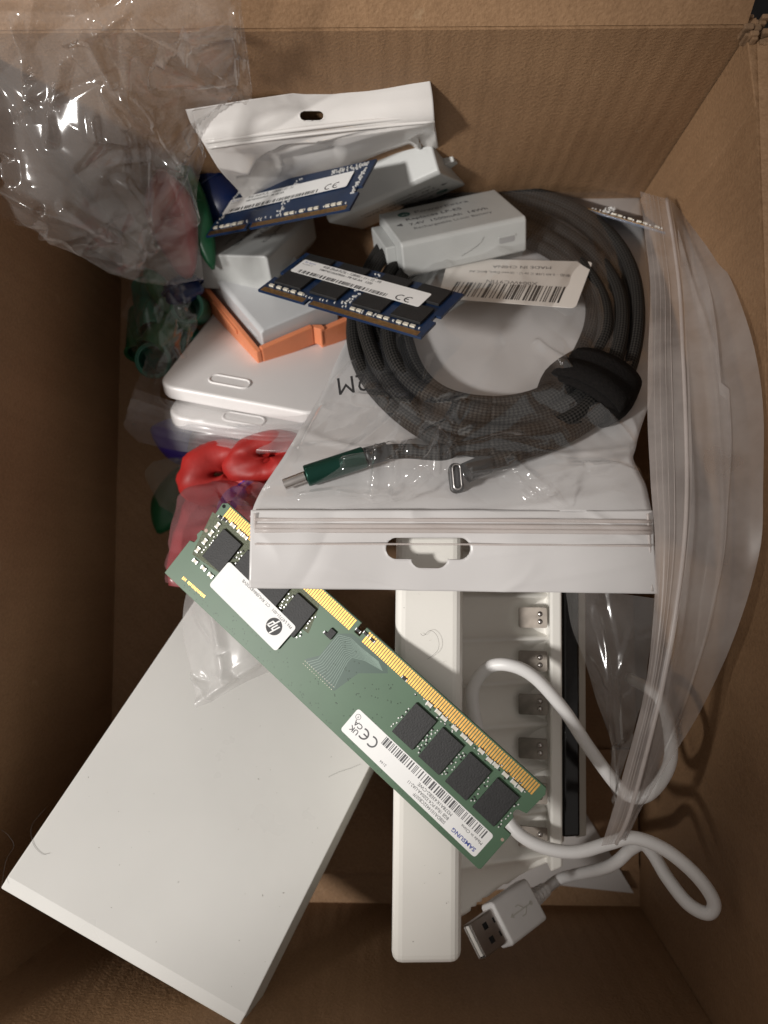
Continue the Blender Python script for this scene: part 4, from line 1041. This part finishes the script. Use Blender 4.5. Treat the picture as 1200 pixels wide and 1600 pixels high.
# green caps in a clear bag at the left
gb = thing('clear_pouch', 'dark clear pouch of green cups squeezed beside the left wall', 'plastic bag', at_base(at(240, 530, 30)))
growg = [[(205, 430, 48), (250, 440, 60), (300, 450, 52)], [(200, 490, 46), (250, 500, 62), (310, 490, 50)], [(212, 550, 44), (255, 555, 60), (300, 530, 52)], [(222, 590, 40), (258, 602, 52), (285, 590, 50)]]
build('front_layer', sheet(growg, 50, 70, 2.5, .06, 40, 2.6, 81, clen=.3), M_BAGF, gb, world=True, smooth=True)
def gcap(label, px, py, z, r, h, m, tilt, rot):
    M = Matrix.Translation(at(px, py, z)) @ Matrix.Rotation(R(rot), 4, 'Z') @ Matrix.Rotation(R(tilt), 4, 'X')
    t = thing('plastic_cup', label, 'cup', M); n = 24
    rr2 = [(r*.94, -h/2), (r, -h/2+1), (r, h/2), (r*.84, h/2), (r*.8, -h/2+2)]
    build('shell', B().loft([[(q*math.cos(2*math.pi*j/n), q*math.sin(2*math.pi*j/n), z) for j in range(n)] for q, z in rr2]), m, t, autosmooth=40)
    build('rim', B().tube([(r*math.cos(2*math.pi*j/n), r*math.sin(2*math.pi*j/n), h/2) for j in range(n+1)], .55, 6, cap=False), m, t, smooth=True)
gcap('open dark green cup nearest the white cases', 246, 562, 40, 7.0, 18, M_GREEND, 18, 20)
gcap('green cup lying above the open dark green cup', 262, 512, 42, 6.5, 26, M_GREEN, 68, -25)
gcap('dark green cup lying closest to the left wall', 232, 480, 40, 6.0, 24, M_GREEND, 72, 15)
gcap('open dark cup beside the small blue clip', 300, 482, 44, 6.5, 16, M_GREEND, 12, 0)
gcap('teal cup wedged behind the white cases', 292, 530, 34, 6.5, 20, M_GREEND, 60, 40)
gcap('green cup pressed against the left wall below the crumpled bag', 222, 520, 34, 6.5, 22, M_GREEN, 70, 5)
blob('plastic_clip', 'long dark green clip reaching down from the crumpled bag', 'clip', 262, 470, 46, 4.5, 16, 4, M_GREEN, 35, (10, 0), 8)
blob('plastic_clip', 'violet clip lying below the corner of the white cases', 'clip', 298, 692, 40, 9, 18, 6, M_BLUE, 70, (0, 0), 9)
blob('plastic_clip', 'dim green clip deep down left of the red bag', 'clip', 268, 780, 26, 7, 16, 5, M_GREEN, -20, (0, 0), 10)
# red-tinted bag and its clear foot, running under the green module
rb_ = thing('red_bag', 'crumpled bag, red above and clear at its foot, under the green module', 'plastic bag', at_base(at(330, 880, 70)))
rrow = [[(292, 735, 60), (345, 748, 66), (400, 756, 70), (445, 752, 72)], [(285, 765, 68), (338, 775, 78), (405, 778, 84), (450, 772, 88)], [(275, 800, 72), (330, 805, 86), (400, 805, 94), (440, 800, 98)],
        [(258, 870, 76), (320, 870, 88), (385, 870, 96), (420, 870, 98)], [(258, 910, 78), (320, 920, 88), (380, 930, 94), (420, 940, 96)]]
build('red_panel', sheet(rrow, 70, 90, 2.2, .045, 30, 2.0, 91), M_REDF, rb_, world=True, smooth=True)
rin = [[(p[0]+6, p[1]+14-i*3, p[2]-9) for p in r_] for i, r_ in enumerate(rrow[1:])]
build('inner_lining', sheet(rin, 40, 50, 2.0, .04, 12, 1.6, 95), mat('red lining', (.24, .045, .05), .5, var=.2, vscale=60), rb_, world=True, smooth=True, solid=.3)
wrow = [[(292, 915, 86), (330, 925, 92), (380, 940, 96), (430, 960, 98)], [(284, 975, 88), (325, 985, 95), (375, 1000, 99), (420, 1010, 96)], [(295, 1045, 92), (330, 1045, 98), (380, 1045, 99), (425, 1040, 94)], [(308, 1106, 96), (335, 1094, 97), (375, 1072, 96), (422, 1044, 93)]]
build('clear_foot', sheet(wrow, 60, 70, 2.0, .04, 7, 2.2, 97, folds=[([(330, 930), (345, 1010), (350, 1060)], 3, 14), ([(308, 1100), (360, 1060), (420, 1020)], 2.5, 12)]), film('foot film', .42, bump=.12, bscale=60, rough=.28, hcol=(.72, .71, .70), refl=.7), rb_, world=True, smooth=True)
orow = [[(238, 722, 42), (265, 716, 46), (300, 716, 48)], [(226, 742, 40), (262, 750, 46), (302, 760, 48)], [(250, 790, 38), (275, 805, 42), (300, 815, 44)]]
ov = build('plastic_offcut', sheet(orow, 24, 24, 1.2, .05, 6, 1.0, 99), film('olive film', .45, bump=.2, hcol=(.42, .43, .38)), None, smooth=True); ov['label'] = 'dull grey-green scrap of plastic film left of the red bag'; ov['category'] = 'plastic scrap'

# ------------------------------------------------------------------ stray hairs
def hair(label, pts, M=None):
    b = B().tube(spline(pts, 40), .042, 5); o = build('stray_hair', b, M_HAIR, smooth=True); o['label'] = label; o['category'] = 'hair'; o['group'] = 'stray hairs'
def onW(px, py, h=.25):
    x, y = on_plane(MW, px, py); return MW @ Vector((x, y, h))
hair('curly stray hair on the left edge of the white carton', [onW(*p) for p in ((72, 1262), (50, 1290), (52, 1318), (66, 1334), (78, 1333))])
hair('long stray hair curving over the near left corner of the white carton', [onW(*p, h=.6) for p in ((2, 1296), (14, 1306), (22, 1322), (10, 1345), (3, 1385))])
hair('fine stray hair beside the green module on the white carton', [onW(*p) for p in ((513, 1214), (530, 1206), (546, 1201), (563, 1194))])
hair('thin stray hair curled on the charger rail', [at(px, py, 118.6) for px, py in ((657, 990), (662, 993), (672, 985), (682, 992), (686, 1005), (684, 1016), (676, 1024), (668, 1030))])
def onB(px, py):
    M = MB1; n_ = M.to_3x3().col[1]; p0 = M @ Vector((0, -18.15, 0)); d = CROT @ Vector(((px-CX)/FPX, -(py-CY)/FPX, -1)); o = Vector((0, 0, CAM_H))
    return o + d*((p0-o).dot(n_)/d.dot(n_)) - n_*.1
hair('short dark hair on the side of the printed grey battery', [onB(*p) for p in ((721, 400), (737, 390), (750, 380), (756, 370))])

# ------------------------------------------------------------------ dust on the white surfaces
r_ = random.Random(5); db = B()
for k in range(42):
    x, y = r_.uniform(-43, 43), r_.uniform(-44, 40); q = r_.uniform(.05, .16); p = MW @ Vector((x, y, .05))
    a = r_.uniform(0, 3.1); u = (MW.to_3x3() @ Vector((math.cos(a), math.sin(a), 0)))*q*r_.choice((1, 1, 3)); w = (MW.to_3x3() @ Vector((-math.sin(a), math.cos(a), 0)))*q; n_ = MW.to_3x3().col[2]*q
    db.add([p-u, p+w, p+u, p-w, p+n_], [(0, 1, 4), (1, 2, 4), (2, 3, 4), (3, 0, 4)])
for k in range(24):
    p = Vector((r_.uniform(-2, 14), r_.uniform(-118, 8), 117.9)); q = r_.uniform(.05, .14)
    db.add([p+Vector((-q*2, 0, 0)), p+Vector((0, q, 0)), p+Vector((q, 0, 0)), p+Vector((0, -q, 0)), p+Vector((0, 0, q))], [(0, 1, 4), (1, 2, 4), (2, 3, 4), (3, 0, 4)])
d = build('dust', db, mat('grey dust', (.30, .28, .25), .9), kind='stuff'); d['label'] = 'fine grey dust specks on the white carton and the charger rail'; d['category'] = 'dust'
